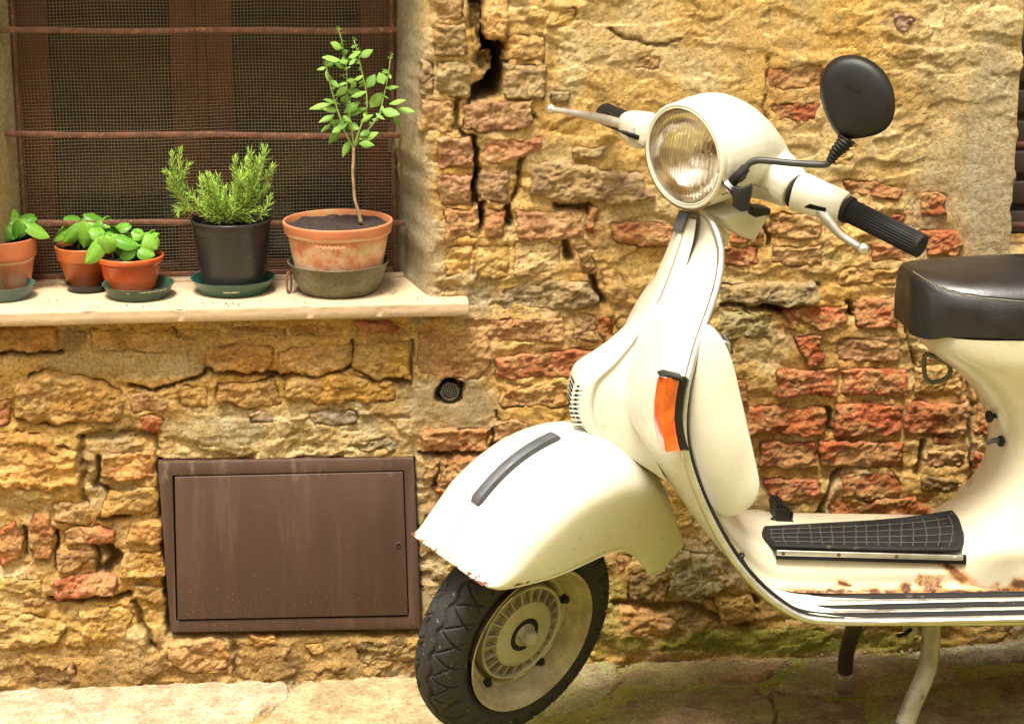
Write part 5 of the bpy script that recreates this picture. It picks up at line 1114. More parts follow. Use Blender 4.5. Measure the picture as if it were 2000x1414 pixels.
# rear wheel, fork and mudguard flap (mostly outside the frame)
rw = lathe('rear_tyre', [(.130, -.03), (.150, -.043), (.185, -.045), (.208, -.033), (.215, -.012), (.215, .012), (.208, .033), (.185, .045), (.150, .043), (.130, .03)], (1.575, YM, .195), M['rubber'], sco, ax=Vector((0, -1, 0)), seg=48)
lathe('rear_rim', [(.0001, .02), (.10, .02), (.12, .04), (.138, .042), (.138, -.042), (.0001, -.03)], (1.575, YM, .195), M['greyrub'], sco, ax=Vector((0, -1, 0)), seg=40)
prism('engine_case', [Vector((x, YM-.05, z)) for x, z in ((1.20, .33), (1.36, .34), (1.5, .26), (1.6, .14), (1.5, .12), (1.34, .22))], (0, .09, 0), M['black'], sco, bev=.01)
# ---- seat
SX = P(1760, 590, YM+.02).x; zb = P(1900, 664, YM-.145).z; ztp = P(1900, 501, YM+.03).z-.006; m_seat = MB('black_vinyl', (.022, .018, .017), .34, spec=.5)
m_seat.color(m_seat.mix(m_seat.ramp(m_seat.noise(10, 5, .6), .35, .7), (.009, .0075, .007, 1), (.016, .013, .012, 1))).rough(m_seat.ramp(m_seat.noise(22, 5, .6), .3, .7, .27, .42)); m_seat.bump(m_seat.voro(420), .0004, .5); m_seat.bump(m_seat.noise(14, 3, .5), .003, .35); m_seat = m_seat.m
def seat_sec(x, k, lift, dz=0.):
    hw = .148*k; zt2 = ztp-lift; r = []; zz = zb+dz
    pr = [(0, 0), (.35, .001), (.62, .006), (.80, .016), (.90, .030), (.955, .046), (.975, .054), (.985, .060), (1.0, .068), (1.01, .080), (1.02, .092)]
    for a, d in pr: r.append(Vector((x, YM-hw*a, zt2-d)))
    r.append(Vector((x, YM-hw*1.03, zz+.004))); r.append(Vector((x, YM-hw*1.03, zz))); r.append(Vector((x, YM-hw*.98, zz-.001))); r.append(Vector((x, YM-hw*.90, zz+.004)))
    return r+[Vector((p.x, 2*YM-p.y, p.z)) for p in r[-1::-1]]
secs = [(SX-.004, .30, .030, -.006), (SX-.004, .34, .006, -.010), (SX+.000, .42, .001, -.012), (SX+.008, .53, .0, -.012), (SX+.020, .66, .0, -.011), (SX+.032, .72, .0, -.007), (SX+.048, .79, .0, -.001), (SX+.08, .88, 0, 0), (SX+.13, .96, -.001, 0), (SX+.20, 1.0, -.002, 0), (SX+.32, 1.0, -.003, 0), (SX+.45, 1.0, .004, 0), (SX+.62, .97, .0, 0), (SX+.70, .9, .01, 0), (SX+.72, .8, .03, 0)]
V, F = loft([seat_sec(*q_) for q_ in secs], True, True); se = mesh('seat', V, F, m_seat, sco); subsurf(se, 2)
m_th = simple('pale_thread', (.30, .27, .17), .8)
seam = resample([P(u, v, YM-w_) for u, v, w_ in ((1774, 506, .04), (1783, 512, .06), (1794, 519, .08), (1829, 542, .115), (1873, 559, .135), (1917, 573, .14), (1961, 582, .14), (2015, 590, .14))], 60)
bvh = None
for k in range(0, 58):
    if k % 1 == 0:
        a, b_ = seam[k], seam[k].lerp(seam[k+1], .62)
V = []; F = []
dg = bpy.context.evaluated_depsgraph_get(); dg.update(); se_e = se.evaluated_get(dg); inv = se_e.matrix_world.inverted()
def on_seat(p, lift=.0012):
    q_ = inv @ p; ok, l_, nn_, _ = se_e.closest_point_on_mesh(q_); return se_e.matrix_world @ (l_+nn_*lift)
sp = [on_seat(p) for p in resample(seam, 200)]
for k in range(0, 198, 3):
    v_, f_ = tubevf([sp[k], sp[k+1], sp[k+2]], .00085, 5); b0 = len(V); V += v_; F += [tuple(i+b0 for i in f) for f in f_]
th = mesh('stitching', V, F, m_th, se); th['kind'] = 'stuff'
tube('seam_piping', [p for p in [on_seat(q_+Vector((0, 0, .006)), .0002) for q_ in resample(seam, 60)]], .0016, m_seat, se, seg=8)
# ---- bag hook, choke and fuel knobs
hk = [P(u, v, YM-.02) for u, v in ((1806, 692), (1805, 715), (1808, 738), (1822, 747), (1843, 741), (1856, 728), (1852, 712), (1835, 700), (1815, 693), (1806, 692))]
tube('bag_hook', hk, .0042, simple('dark_steel', (.10, .09, .06), .4, metal=.6), sco, seg=8, n=40)
for (u, v), (u2, v2), r0 in (((1936, 812), (1946, 812), .011), ((1958, 860), (1948, 862), .010)):
    a, b_ = P(u, v, YM-.01), P(u2, v2, YM-.045)
    d = Vector((-1, -.25, 0)); lathe('knob', rounded([(.0001, .020), (r0, .020), (r0, .015), (.0045, .013), (.0045, -.004)], .001), P(u, v, YM-.045)+Vector((.012, 0, 0)), M['black'], sco, ax=d, seg=20)
tube('fuel_lever', [P(1952, 860, YM-.05), P(1940, 860, YM-.06), P(1928, 866, YM-.062)], [.0045, .005, .0035], M['greyrub'], sco, seg=8, n=8)
# ---- brake pedal
bp = [P(1492, 1030, YM+.05), P(1506, 1020, YM+.05), P(1520, 1008, YM+.05)]; tube('pedal_arm', bp, .006, M['rubber'], sco, seg=8)
pd_ = prism('brake_pedal', [P(u, v, YM+.04) for u, v in ((1514, 996), (1522, 992), (1534, 994), (1550, 1018), (1553, 1031), (1516, 1030))], (0, .055, 0), M['black'], sco, bev=.003)
for k in range(6): a = P(1517+k*6.2, 994+max(0, k-2)*5.6, YM+.036); box('pedal_rib', a+Vector((0, .03, .002)), (.0016, 0, 0), (0, .028, 0), (.0008, 0, .006), M['black'], pd_, bev=.0005)
# ---- centre stand
m_stand = simple('grey_stand_tube', (.30, .27, .20), .5, metal=.4, var=.3, scale=18, speck=((.16, .08, .03), 50, .6, .7))
def gp(u, Y): q_ = P(u, 1400, Y); return Vector((q_.x, Y, float(gz_at(q_.x, Y))+.004))
nf = P(1760, 1460, YM-.17); nf = Vector((P(1762, 1460, YM-.17).x-.012, YM-.17, -.008)); ff_ = Vector((P(1650, 1300, YM+.15).x, YM+.15, -.004))
na = resample([P(1818, 1205, YM-.10), P(1818, 1250, YM-.11), P(1812, 1300, YM-.125), P(1795, 1345, YM-.145), P(1778, 1385, YM-.155), nf+Vector((0, 0, .03))], 26)
tube('stand_leg', na, .0175, m_stand, sco, seg=14); tube('stand_foot', [na[-6]+Vector((0, 0, .0)), na[-1], nf], [.0195, .0205, .020], M['greyrub'], sco, seg=14, n=5)
fa = resample([P(1672, 1210, YM+.08), P(1660, 1250, YM+.11), P(1652, 1285, YM+.14), ff_+Vector((.002, 0, .022))], 16)
tube('stand_leg', fa, .0150, simple('dark_stand_tube', (.07, .055, .04), .4, metal=.4), sco, seg=12); tube('stand_foot', [fa[-3], ff_+Vector((.001, 0, .015)), ff_], [.0160, .0170, .0165], m_stand, sco, seg=12, n=4)
prism('stand_bracket', [P(u, v, YM-.04) for u, v in ((1760, 1210), (1796, 1210), (1790, 1240), (1777, 1260), (1768, 1246))], (0, .006, 0), m_stand, sco, bev=.001)
tube('stand_spring', [P(1752, 1242, YM-.045), P(1768, 1238, YM-.045), P(1780, 1228, YM-.04)], .0035, M['rubber'], sco, seg=8)
wbox('underframe', P(1600, 1200, YM).x, 1.36, YM-.06, YM+.06, zf-.045, zf-.006, M['black'], sco)

# ---- front wheel
wh = bpy.data.objects.new('front_wheel', None); COL.objects.link(wh); wh.parent = sco; wh.location = HUB-sco.location; wh.empty_display_size = .05
RT = .213
def tyre():
    ns, nc = 900, 64; th = np.linspace(0, 2*np.pi, ns, endpoint=False); a = np.linspace(-1, 1, nc)
    # section: angle from the tread centre round to the bead
    sect = [(-1.0, .137, -.036), (-.92, .148, -.0425), (-.80, .166, -.0465), (-.66, .183, -.0455), (-.52, .196, -.0400), (-.36, .206, -.0290), (-.18, .2115, -.0150), (0, RT, 0)]
    sect += [(-q_[0], q_[1], -q_[2]) for q_ in sect[-2::-1]]
    ta = np.array(sect); R = np.interp(a, ta[:, 0], ta[:, 1]); Wd_ = np.interp(a, ta[:, 0], ta[:, 2])
    for _ in range(2): R[1:-1] = (R[:-2]+2*R[1:-1]+R[2:])/4; Wd_[1:-1] = (Wd_[:-2]+2*Wd_[1:-1]+Wd_[2:])/4
    TH, A = np.meshgrid(th, a, indexing='ij'); RR = np.broadcast_to(R, TH.shape).copy(); WW = np.broadcast_to(Wd_, TH.shape).copy()
    s_ = TH*RT; per = 2*np.pi*RT/28; ph_ = (s_/per) % 1; t = A*.075                     # t: distance over the tread, metres
    tri = np.abs(ph_*2-1)*2-1; g = np.zeros_like(s_)
    for c0_ in (-.0145, .0145):
        zz = c0_+.0035*np.clip(tri*1.8, -1, 1); g = np.maximum(g, smooth(.0030, .0018, np.abs(t-zz))*1.1)
    at = np.abs(t); m_s = smooth(.014, .017, at)*smooth(.060, .056, at)
    for k, sh in ((1, 0.), (-1, .5)):
        f = (ph_+sh*0+k*(at-.017)/.060+np.where(t > 0, .25, 0)) % 1; d = np.minimum(f, 1-f)*per; g = np.maximum(g, smooth(.0025, .0012, d)*m_s)
    f = (ph_+.5) % 1; d = np.minimum(f, 1-f)*per; g = np.maximum(g, 0*smooth(.0019, .0008, d)*smooth(.010, .008, at)*smooth(.003, .005, at))
    nrm = np.stack([np.gradient(Wd_), -np.gradient(R)], -1); nrm /= np.linalg.norm(nrm, axis=1)[:, None]  # outward (R, W)
    RR -= g*.0048*np.abs(nrm[:, 0]); WW -= g*.0048*nrm[:, 1]*1.0*np.sign(1)
    rib = smooth(.0012, .0, np.abs(np.abs(t)-.0635)); RR += 0*rib
    n_, u_, w_ = np.array(nA), np.array(uA), np.array(wA); O = np.array(HUB)
    V = O+RR[..., None]*(np.cos(TH)[..., None]*n_+np.sin(TH)[..., None]*u_)+WW[..., None]*w_
    i = np.arange(ns)[:, None]; j = np.arange(nc-1)[None]; F = np.stack([i*nc+j, i*nc+j+1, ((i+1) % ns)*nc+j+1, ((i+1) % ns)*nc+j], -1).reshape(-1, 4)
    return V.reshape(-1, 3), F
m_tyre = simple('worn_tyre_rubber', (.017, .015, .014), .74, var=.25, scale=20, bump=.0004, bscale=350, speck=((.22, .20, .17), 75, .68, .6))
V, F = tyre(); npmesh('tyre', V, F, m_tyre, wh)
V = []; F = []; rr = random.Random(2)
for k in range(150):
    t = rr.uniform(0, 6.283); sd_ = rr.choice((-1, 1, 1)); r0 = rr.uniform(.196, .208); w_ = sd_*float(np.interp(r0, [.196, .206, .2115], [.040, .029, .015])); d = nA*math.cos(t)+uA*math.sin(t)
    a = HUB+d*r0+wA*w_; dr_ = (d*.7+wA*sd_*.7+Vector((rr.uniform(-.3, .3), 0, rr.uniform(-.3, .3)))).normalized(); L_ = rr.uniform(.004, .010)
    v_, f_ = tubevf([a, a+dr_*L_], [.0006, .0003], 4); b0 = len(V); V += v_; F += [tuple(i+b0 for i in f) for f in f_]
o = mesh('tyre_hairs', V, F, m_tyre, wh); o['kind'] = 'stuff'
m_rim = MB('dirty_cream_rim', rough=.55); n1 = m_rim.noise(18, 6, .65); n2 = m_rim.noise(70, 6, .7)
c = m_rim.mix(m_rim.ramp(n1, .3, .7), (.22, .18, .10, 1), (.38, .33, .20, 1)); c = m_rim.mix(m_rim.ramp(n2, .5, .72, 0, .75), c, (.24, .14, .06, 1)); m_rim.color(c); m_rim.bump(n2, .0008, .6); m_rim = m_rim.m
m_drum = simple('dusty_cast_aluminium', (.36, .33, .24), .55, metal=.3, var=.2, scale=12, bump=.0005, bscale=260, speck=((.12, .09, .05), 40, .66, .5))
lathe('rim', rounded([(.134, -.045), (.1405, -.047), (.143, -.045), (.137, -.036), (.118, -.030), (.112, -.01), (.112, .012), (.118, .022), (.124, .034), (.136, .044), (.1425, .0500), (.1435, .0515), (.1420, .0525), (.1375, .0500), (.129, .0380), (.124, .027), (.120, .016), (.114, .012), (.106, .0125), (.101, .006), (.096, -.004), (.086, -.02)], .0015), HUB, m_rim, wh, ax=wA, seg=96)
dm = lathe('brake_drum', rounded([(.0001, .028), (.060, .028), (.0655, .0265), (.068, .012), (.086, .010), (.088, .021), (.0935, .0225), (.0945, .020), (.0945, -.03)], .0015), HUB, m_drum, wh, ax=wA, seg=80)
for k in range(22):
    t = 2*math.pi*k/22; d = nA*math.cos(t)+uA*math.sin(t); tg = uA*math.cos(t)-nA*math.sin(t)
    V = [HUB+d*.0655+wA*.0262, HUB+d*.089+wA*.0212, HUB+d*.0885+wA*.0095, HUB+d*.067+wA*.0095]; prism('cooling_fin', [v-tg*.0011 for v in V], tg*.0022, m_drum, dm, bev=.0005)
cap = lathe('axle_cap', [(.0225, .026), (.0225, .030), (.0165, .0305), (.0165, .040), (.0155, .046), (.013, .051), (.009, .0545), (.004, .056), (.0001, .0563)], HUB, m_drum, wh, ax=wA, seg=40)
lathe('axle_recess', [(.0225, .0284), (.0315, .0290), (.0330, .0284)], HUB, M['rubber'], wh, ax=wA, seg=40)
for k in range(5):
    t = 2*math.pi*k/5+.35; d = nA*math.cos(t)+uA*math.sin(t); c_ = HUB+d*.1085+wA*.0125
    nt_ = lathe('wheel_nut', [(.011, 0), (.011, .0015), (.0075, .0018), (.0075, .008), (.0065, .009), (.0045, .009), (.0045, .012), (.0001, .012)], c_, simple('black_nut', (.025, .02, .017), .6, metal=.3) if k == 0 else bpy.data.materials['black_nut'], wh, ax=wA, seg=6); nt_.data.shade_flat()
for k, t0 in enumerate((3.75, 4.5, .9)):   # bright edge clips of the drum
    pth = [HUB+(nA*math.cos(t)+uA*math.sin(t))*.0955+wA*.0220 for t in np.linspace(t0, t0+.32, 8)]; tube('drum_clip', pth, .0014, M['chrome'], dm, seg=6)
# fork link behind the wheel
tube('fork_link', [loc(HUB, 0, -.062, 0), loc(HUB, -.03, -.085, .08), loc(HUB, -.05, -.085, .20), loc(HUB, -.06, -.02, .30), loc(HUB, -.055, 0, .35)], .016, M['paint'], sco, seg=12, n=20)
tube('steering_tube', [HS-aA*.32, HS-aA*.10], .020, M['paint'], sco, seg=16)

# ---- front mudguard: sections from the front lip over the wheel to the back
G0 = [((.183, .213), (.178, .208), .095), ((.170, .243), (.150, .196), .106), ((.150, .273), (.120, .1925), .113), ((.120, .306), (.082, .190), .118), ((.080, .338), (.045, .1875), .121), ((.035, .361), (.008, .187), .122), ((-.015, .374), (-.035, .1885), .122),
      ((-.070, .378), (-.080, .190), .122), ((-.125, .371), (-.118, .186), .121), ((-.175, .352), (-.152, .168), .120), ((-.220, .322), (-.180, .140), .118), ((-.258, .283), (-.203, .113), .116), ((-.288, .238), (-.224, .092), .113), ((-.307, .190), (-.262, .100), .110), ((-.312, .145), (-.300, .118), .106)]
Tn = resamp_i([Vector((a[0], a[1], w_)) for a, b_, w_ in G0], 70); Bn = resamp_i([Vector((b_[0], b_[1], w_)) for a, b_, w_ in G0], 70)
rows = []; K = 22
for i, (T_, B_) in enumerate(zip(Tn, Bn)):
    cr = float(np.interp(i, [0, 8, 18, 30, 45, 58, 69], [.10, .30, .55, .66, .70, .66, .5]))
    cp = [Vector((.98, 0, 0)), Vector((1.0, cr*.35, 0)), Vector((1.0, cr*.7, 0)), Vector((.985, cr*.93, 0)), Vector((.955, cr+(1-cr)*.06, 0)), Vector((.90, cr+(1-cr)*.20, 0)), Vector((.78, cr+(1-cr)*.42, 0)), Vector((.58, cr+(1-cr)*.68, 0)), Vector((.36, cr+(1-cr)*.875, 0)), Vector((.16, cr+(1-cr)*.975, 0)), Vector((0, 1, 0))]
    half = [(B_.x+(T_.x-B_.x)*p.y, T_.z*p.x, B_.y+(T_.y-B_.y)*p.y) for p in resample(cp, K+1)][::-1]
    half = half[::-1]                                           # bottom edge to crown
    r = [loc(HUB, n_, w_, u_) for n_, w_, u_ in half]+[loc(HUB, n_, -w_, u_) for n_, w_, u_ in half[-2::-1]]
    rows.append(r)
V, F = loft(rows); gd = mesh('front_mudguard', V, F, M['guard'], sco); solid(gd, .0022, 0)
# rolled lip and middle seam
tube('rolled_edge', rows[0], .0022, M['guard'], gd, seg=8); tube('rolled_edge', [r[0] for r in rows], .0018, M['guard'], gd, seg=8)
seamp = [r[K]+(r[K]-HUB).normalized()*.0006 for r in rows[1:14]]; tube('seam', seamp, .0009, simple('seam_gap', (.30, .25, .14), .7), gd, seg=6)
# rubber buffer on its crown
pb = [r[K] for r in rows[:44]]
def crown(u_, v_):
    best = min(range(len(pb)-1), key=lambda i: (RP(u_, v_, HUB, wA)-pb[i]).length); return best
i0, i1 = crown(930, 990), crown(1088, 860)
seg_ = resample(pb[i0:i1+1], 24); V = []; rows2 = []
for i, p in enumerate(seg_):
    t = (seg_[min(i+1, 23)]-seg_[max(i-1, 0)]).normalized(); up_ = wA.cross(t); up_ = up_ if up_.dot(p-HUB) > 0 else -up_
    e = .4 if i in (0, 23) else 1; hw, hh = .0125*(.8 if i in (0, 23) else 1), .0095*e
    rows2.append([p+wA*a*hw+up_*b_ for a, b_ in ((-1.05, -.003), (-1, .002), (-.72, hh*.92), (-.6, hh), (.6, hh), (.72, hh*.92), (1, .002), (1.05, -.003))])
V, F = loft(rows2, True, True); rbf = mesh('rubber_strip', V, F, M['greyrub'], gd, smooth_=False); rbf.data.shade_smooth(); e = rbf.modifiers.new('e', 'EDGE_SPLIT'); e.split_angle = math.radians(35)

# ---- turn signal on the near side of the shield
sgn = [P(u, v, YM-.262) for u, v in ((1303, 733), (1333, 741), (1345, 748), (1337, 790), (1334, 822), (1338, 855), (1345, 881), (1334, 882), (1310, 876), (1304, 860), (1297, 830), (1294, 790), (1298, 750))]
bd = Vector((-.80, -.60, 0)).normalized()
px = lambda u, v, k: P(u, v, YM-.262)
outl = resample([P(u, v, YM-.27) for u, v in ((1330, 739), (1345, 745), (1338, 780), (1334, 815), (1337, 850), (1347, 882), (1335, 883)) ], 24)
rowsB = []; rowsL = []
for v, uL, uM, uR, uE in ((735, 1286, 1301, 1327, 1334), (741, 1283, 1299, 1328, 1339), (760, 1280, 1296, 1324, 1334), (785, 1277, 1294, 1320, 1330), (812, 1276, 1293, 1318, 1328), (840, 1280, 1295, 1321, 1331), (862, 1286, 1298, 1325, 1336), (875, 1291, 1300, 1328, 1340), (879, 1299, 1303, 1330, 1342)):
    vv = v
    back = P(uE, v+2, YM-.262)
    rowsL.append([P(uL+10, v-1, YM-.235), P(uL, v, YM-.262), P(uL+2, v, YM-.268), P(uM-1, v+3, YM-.289), P(uM+1, v+3.4, YM-.290), P(uR-2, v+2, YM-.278), P(uR, v+2, YM-.274), P(uR+3, v+1, YM-.255)])
    rowsB.append([P(uR-2, v-1, YM-.268), P(uR+1, v-1, YM-.276), P(uE+4, v+1, YM-.272), P(uE+7, v+1, YM-.262), P(uE+6, v+1, YM-.25)])
m_amb = MB('amber_lens', (.85, .13, .01), .12, spec=.6); st2 = m_amb.n('ShaderNodeSeparateXYZ'); m_amb.L(m_amb.pos, st2.inputs[0])
m_amb.b.inputs['Coat Weight'].default_value = .5; m_amb.b.inputs['Coat Roughness'].default_value = .05
wv = m_amb.math('PINGPONG', m_amb.math('MULTIPLY', st2.outputs['Z'], 420.), .5); m_amb.bump(wv, .0004, .5)
m_amb.color(m_amb.mix(m_amb.ramp(m_amb.noise(25, 4, .6), .3, .7), (.48, .04, .004, 1), (.80, .13, .012, 1))); m_amb = m_amb.m
sgt = bpy.data.objects.new('turn_signal', None); COL.objects.link(sgt); sgt.parent = sco; sgt.location = P(1310, 808, YM-.27)-sco.location; sgt.empty_display_size = .03
V, F = loft(rowsL); m_ = 8; F += [tuple(range(m_)), tuple(8*m_+j for j in range(m_-1, -1, -1))]
o = mesh('lens', V, F, m_amb, sgt); e = o.modifiers.new('e', 'EDGE_SPLIT'); e.split_angle = math.radians(38)
V, F = loft(rowsB); F += [tuple(range(5)), tuple(8*5+j for j in range(4, -1, -1))]; o = mesh('lamp_base', V, F, M['black'], sgt); e = o.modifiers.new('e', 'EDGE_SPLIT'); e.split_angle = math.radians(38)
prism('lamp_top', [P(u, v, YM-.285+.0) for u, v in ((1287, 735), (1301, 731), (1334, 739), (1337, 744), (1328, 745), (1302, 737))], (0, .03, 0), M['black'], sgt, bev=.001)
lathe('screw', [(.004, 0), (.003, .001), (.0001, .001)], P(1290, 748, YM-.272), M['alu'], sgt, ax=Vector((-.8, -.6, 0)), seg=10)

# ---- headset: one smooth shell of head and bar arms
hd = [(.083, .094, .094, -.094), (.070, .0985, .0985, -.097), (.045, .1005, .1015, -.096), (.015, .101, .1015, -.091), (-.015, .098, .096, -.086), (-.045, .092, .082, -.082), (-.075, .084, .058, -.080), (-.105, .074, .028, -.080), (-.130, .064, -.004, -.080), (-.152, .052, -.030, -.080), (-.165, .040, -.046, -.076)]
rows = [[loc(HS, n_, r_*math.cos(2*math.pi*k/32), r_*math.sin(2*math.pi*k/32)+.004) for k in range(32)] for n_, r_ in ((.004, .001), (.008, .026), (.024, .058), (.042, .076), (.062, .0835), (.076, .0850), (.083, .0852))]
for n_, wr, tp_, bt in hd:
    kk = .945 if n_ > -.02 else .93; wr, tp_, bt = wr*kk, tp_*kk+.003, bt*kk+.003
    cu, hu = (tp_+bt)/2, (tp_-bt)/2; r = []
    for k in range(32):
        t = 2*math.pi*k/32; c_, s_ = math.cos(t), math.sin(t); ex = 1.0 if n_ > .04 else 1-.12*min(1, (.04-n_)/.1)
        r.append(loc(HS, n_, wr*math.copysign(abs(c_)**ex, c_), cu+hu*math.copysign(abs(s_)**ex, s_)))
    rows.append(r)
V1, F1 = loft(rows, True, True)
def arm(stn):
    rows = []
    for (c_, ax_, hn, hu_) in stn:
        e1 = nA-ax_*nA.dot(ax_); e1.normalize(); e2 = ax_.cross(e1); r = []
        for k in range(20):
            t = 2*math.pi*k/20; a, b_ = math.cos(t), math.sin(t); r.append(c_+e1*hn*math.copysign(abs(a)**.7, a)+e2*hu_*math.copysign(abs(b_)**.7, b_))
        rows.append(r)
    return loft(rows, True, True)
gi = PL(1652, 408, .215); go = PL(1797, 480, .36); gax = (go-gi).normalized()
jn = PL(1553, 372, .125)
A1 = [(loc(HS, -.06, .03, -.035), wA, .060, .050), (loc(HS, -.072, .075, -.038), wA, .046, .042), (jn-wA*.002, (jn-loc(HS, -.06, .06, -.03)).normalized(), .031, .033)]
V2, F2 = arm(A1)
fi = PL(1232, 244, -.185); fo = PL(1184, 224, -.345); fax = (fo-fi).normalized()
A2 = [(loc(HS, -.02, -.03, -.01), -wA, .050, .052), (loc(HS, -.010, -.085, .005), -wA, .040, .036), (PL(1262, 258, -.13), fax, .029, .027)]
V3, F3 = arm(A2)
V4, F4 = lathevf([(.0001, -.205), (.034, -.205), (.036, -.19), (.040, -.13), (.046, -.08), (.052, -.03), (.0001, -.03)], HS+nA*-.006, aA, 32)
hsp = bpy.data.objects.new('headset', None)
me = bpy.data.meshes.new('headset_shell'); VV = V1+V2+V3; b1 = len(V1); b2 = b1+len(V2)
FF = F1+[tuple(i+b1 for i in f) for f in F2]+[tuple(i+b2 for i in f) for f in F3]
me.from_pydata([tuple(v) for v in VV], [], FF); me.update(); bm = bmesh.new(); bm.from_mesh(me); bmesh.ops.recalc_face_normals(bm, faces=bm.faces); bm.to_mesh(me); bm.free()
hsl = link('headset_shell', me, M['paint'], sco); rm = hsl.modifiers.new('r', 'REMESH'); rm.mode = 'VOXEL'; rm.voxel_size = .0028; rm.use_smooth_shade = True
sm_ = hsl.modifiers.new('s', 'SMOOTH'); sm_.iterations = 9; sm_.factor = .6
# lower half of the headset, a hair narrower, with its parting line
st3 = [PL(u, v, .02) for u, v in ((1362, 404), (1400, 392), (1440, 384), (1462, 404), (1434, 452), (1412, 446), (1378, 424))]
V = [];
rows = []
for k, (tq, sc2) in enumerate(((-.055, .80), (-.05, .95), (-.03, 1.), (.03, 1.), (.05, .95), (.055, .80))):
    cc2 = sum(st3, Vector())/len(st3); rows.append([cc2+(p-cc2)*sc2+wA*tq for p in st3])
V, F = loft(rows, True, True); nk = mesh('headset_neck', V, F, M['paint'], sco); bevel(nk, .003)
tb_ = [PL(u, v, .0) for u, v in ((1408, 446), (1430, 462), (1420, 500), (1402, 530))]
prism('column_bracket', [PL(u, v, .02) for u, v in ((1396, 436), (1428, 458), (1421, 484), (1413, 470), (1408, 500), (1394, 500))], wA*-.04, M['paint'], sco, bev=.002)
dg = bpy.context.evaluated_depsgraph_get(); dg.update(); hs_e = hsl.evaluated_get(dg)
def on_head(p, lift=.0004):
    ok, l_, nn_, _ = hs_e.closest_point_on_mesh(hs_e.matrix_world.inverted() @ p); return hs_e.matrix_world @ (l_+nn_*lift)
pl_ = [on_head(loc(HS, n_, w_, u_)) for n_, w_, u_ in [(p.x, p.y, p.z) for p in resample([Vector(q_) for q_ in ((.075, .094, -.045), (.05, .100, -.046), (.02, .098, -.046), (-.01, .098, -.047), (-.04, .10, -.052), (-.07, .12, -.062))], 40)]]
tube('parting_line', pl_, .0011, simple('paint_gap', (.20, .15, .07), .8), hsl, seg=6)
# near and far switch housings, grips and levers
def bar_end(ax_, a, b_, gi_, go_, r0, sgnw):
    L_ = (b_-a).length; st = [(a, ax_, .030, .031), (a+ax_*.001, ax_, .0315, .0325), (a.lerp(b_, .5), ax_, .029, .029), (b_-ax_*.004, ax_, .0265, .026), (b_, ax_, .024, .0235)]
    V, F = arm(st); o = mesh('switch_housing', V, F, M['paint'], sco); e = o.modifiers.new('e', 'EDGE_SPLIT'); e.split_angle = math.radians(50); return o
bar_end((gi-jn).normalized(), jn+(gi-jn).normalized()*.004, gi-gax*.004, gi, go, .02, 1)
tube('parting_gap', [jn+gax*.0005, jn+gax*.004], .0300, M['void'], sco, seg=24)
fj = PL(1258, 256, -.135); bar_end((fi-fj).normalized(), fj, fi, fi, fo, .02, -1)
def grip(a, b_, nm='grip'):
    ax_ = (b_-a).normalized(); L_ = (b_-a).length; e1 = nA-ax_*nA.dot(ax_); e1.normalize(); e2 = ax_.cross(e1); rows = []; K_ = 26*4
    for i, (d, r0, rg) in enumerate(((0, .0225, 0), (.0005, .0235, 0), (.008, .0235, 0), (.0085, .0205, 0), (.010, .0190, 0), (.011, .0190, 1), (L_*.5, .0186, 1), (L_-.010, .0192, 1), (L_-.009, .0205, 0), (L_-.002, .0208, 0), (L_, .019, 0), (L_+.0005, .010, 0), (L_+.0005, .0001, 0))):
        r = []
        for k in range(K_): t = 2*math.pi*k/K_; q_ = r0+(.0016*(1 if (k % 4) < 2 else 0)*rg); r.append(a+ax_*d+(e1*math.cos(t)+e2*math.sin(t))*q_)
        rows.append(r)
    V, F = loft(rows, True); o = mesh(nm, V, F, M['rubber'], sco); e = o.modifiers.new('e', 'EDGE_SPLIT'); e.split_angle = math.radians(40); return o
grip(gi, go+gax*.004); grip(fi+fax*.002, fo)
def lever(pts, rads, ball):
    o = tube('lever', pts, rads, M['alu'], sco, seg=14, n=30); p = pts[-1]
    lathe('lever_ball', [(.0001, -ball), (ball*.5, -ball*.87), (ball*.87, -ball*.5), (ball, 0), (ball*.87, ball*.5), (ball*.5, ball*.87), (.0001, ball)], p, M['alu'], o, seg=20)
lever([PL(1597, 400, .165)+nA*.012, PL(1618, 412, .19)+nA*.018, PL(1645, 432, .225)+nA*.028, PL(1675, 455, .265)+nA*.034, PL(1712, 478, .31)+nA*.034], [.0075, .0095, .0085, .007, .0052], .0105)
lever([PL(1238, 246, -.16), PL(1205, 240, -.20), PL(1160, 229, -.26), PL(1115, 220, -.315), PL(1076, 214, -.36)], [.0075, .0095, .0085, .006, .0050], .0095)
prism('housing_cutout', [PL(u, v, .20)+nA*.028 for u, v in ((1594, 398), (1604, 392), (1650, 404), (1652, 410), (1612, 402))], nA*.004, M['void'], sco, bev=0)
prism('cable_guide', [PL(u, v, .09) for u, v in ((1456, 396), (1490, 400), (1488, 412), (1460, 418))], wA*.02, M['black'], sco, bev=.002)
prism('far_bracket', [PL(u, v, -.13) for u, v in ((1212, 258), (1262, 268), (1262, 280), (1232, 270))], wA*-.02, M['rubber'], sco, bev=.002)
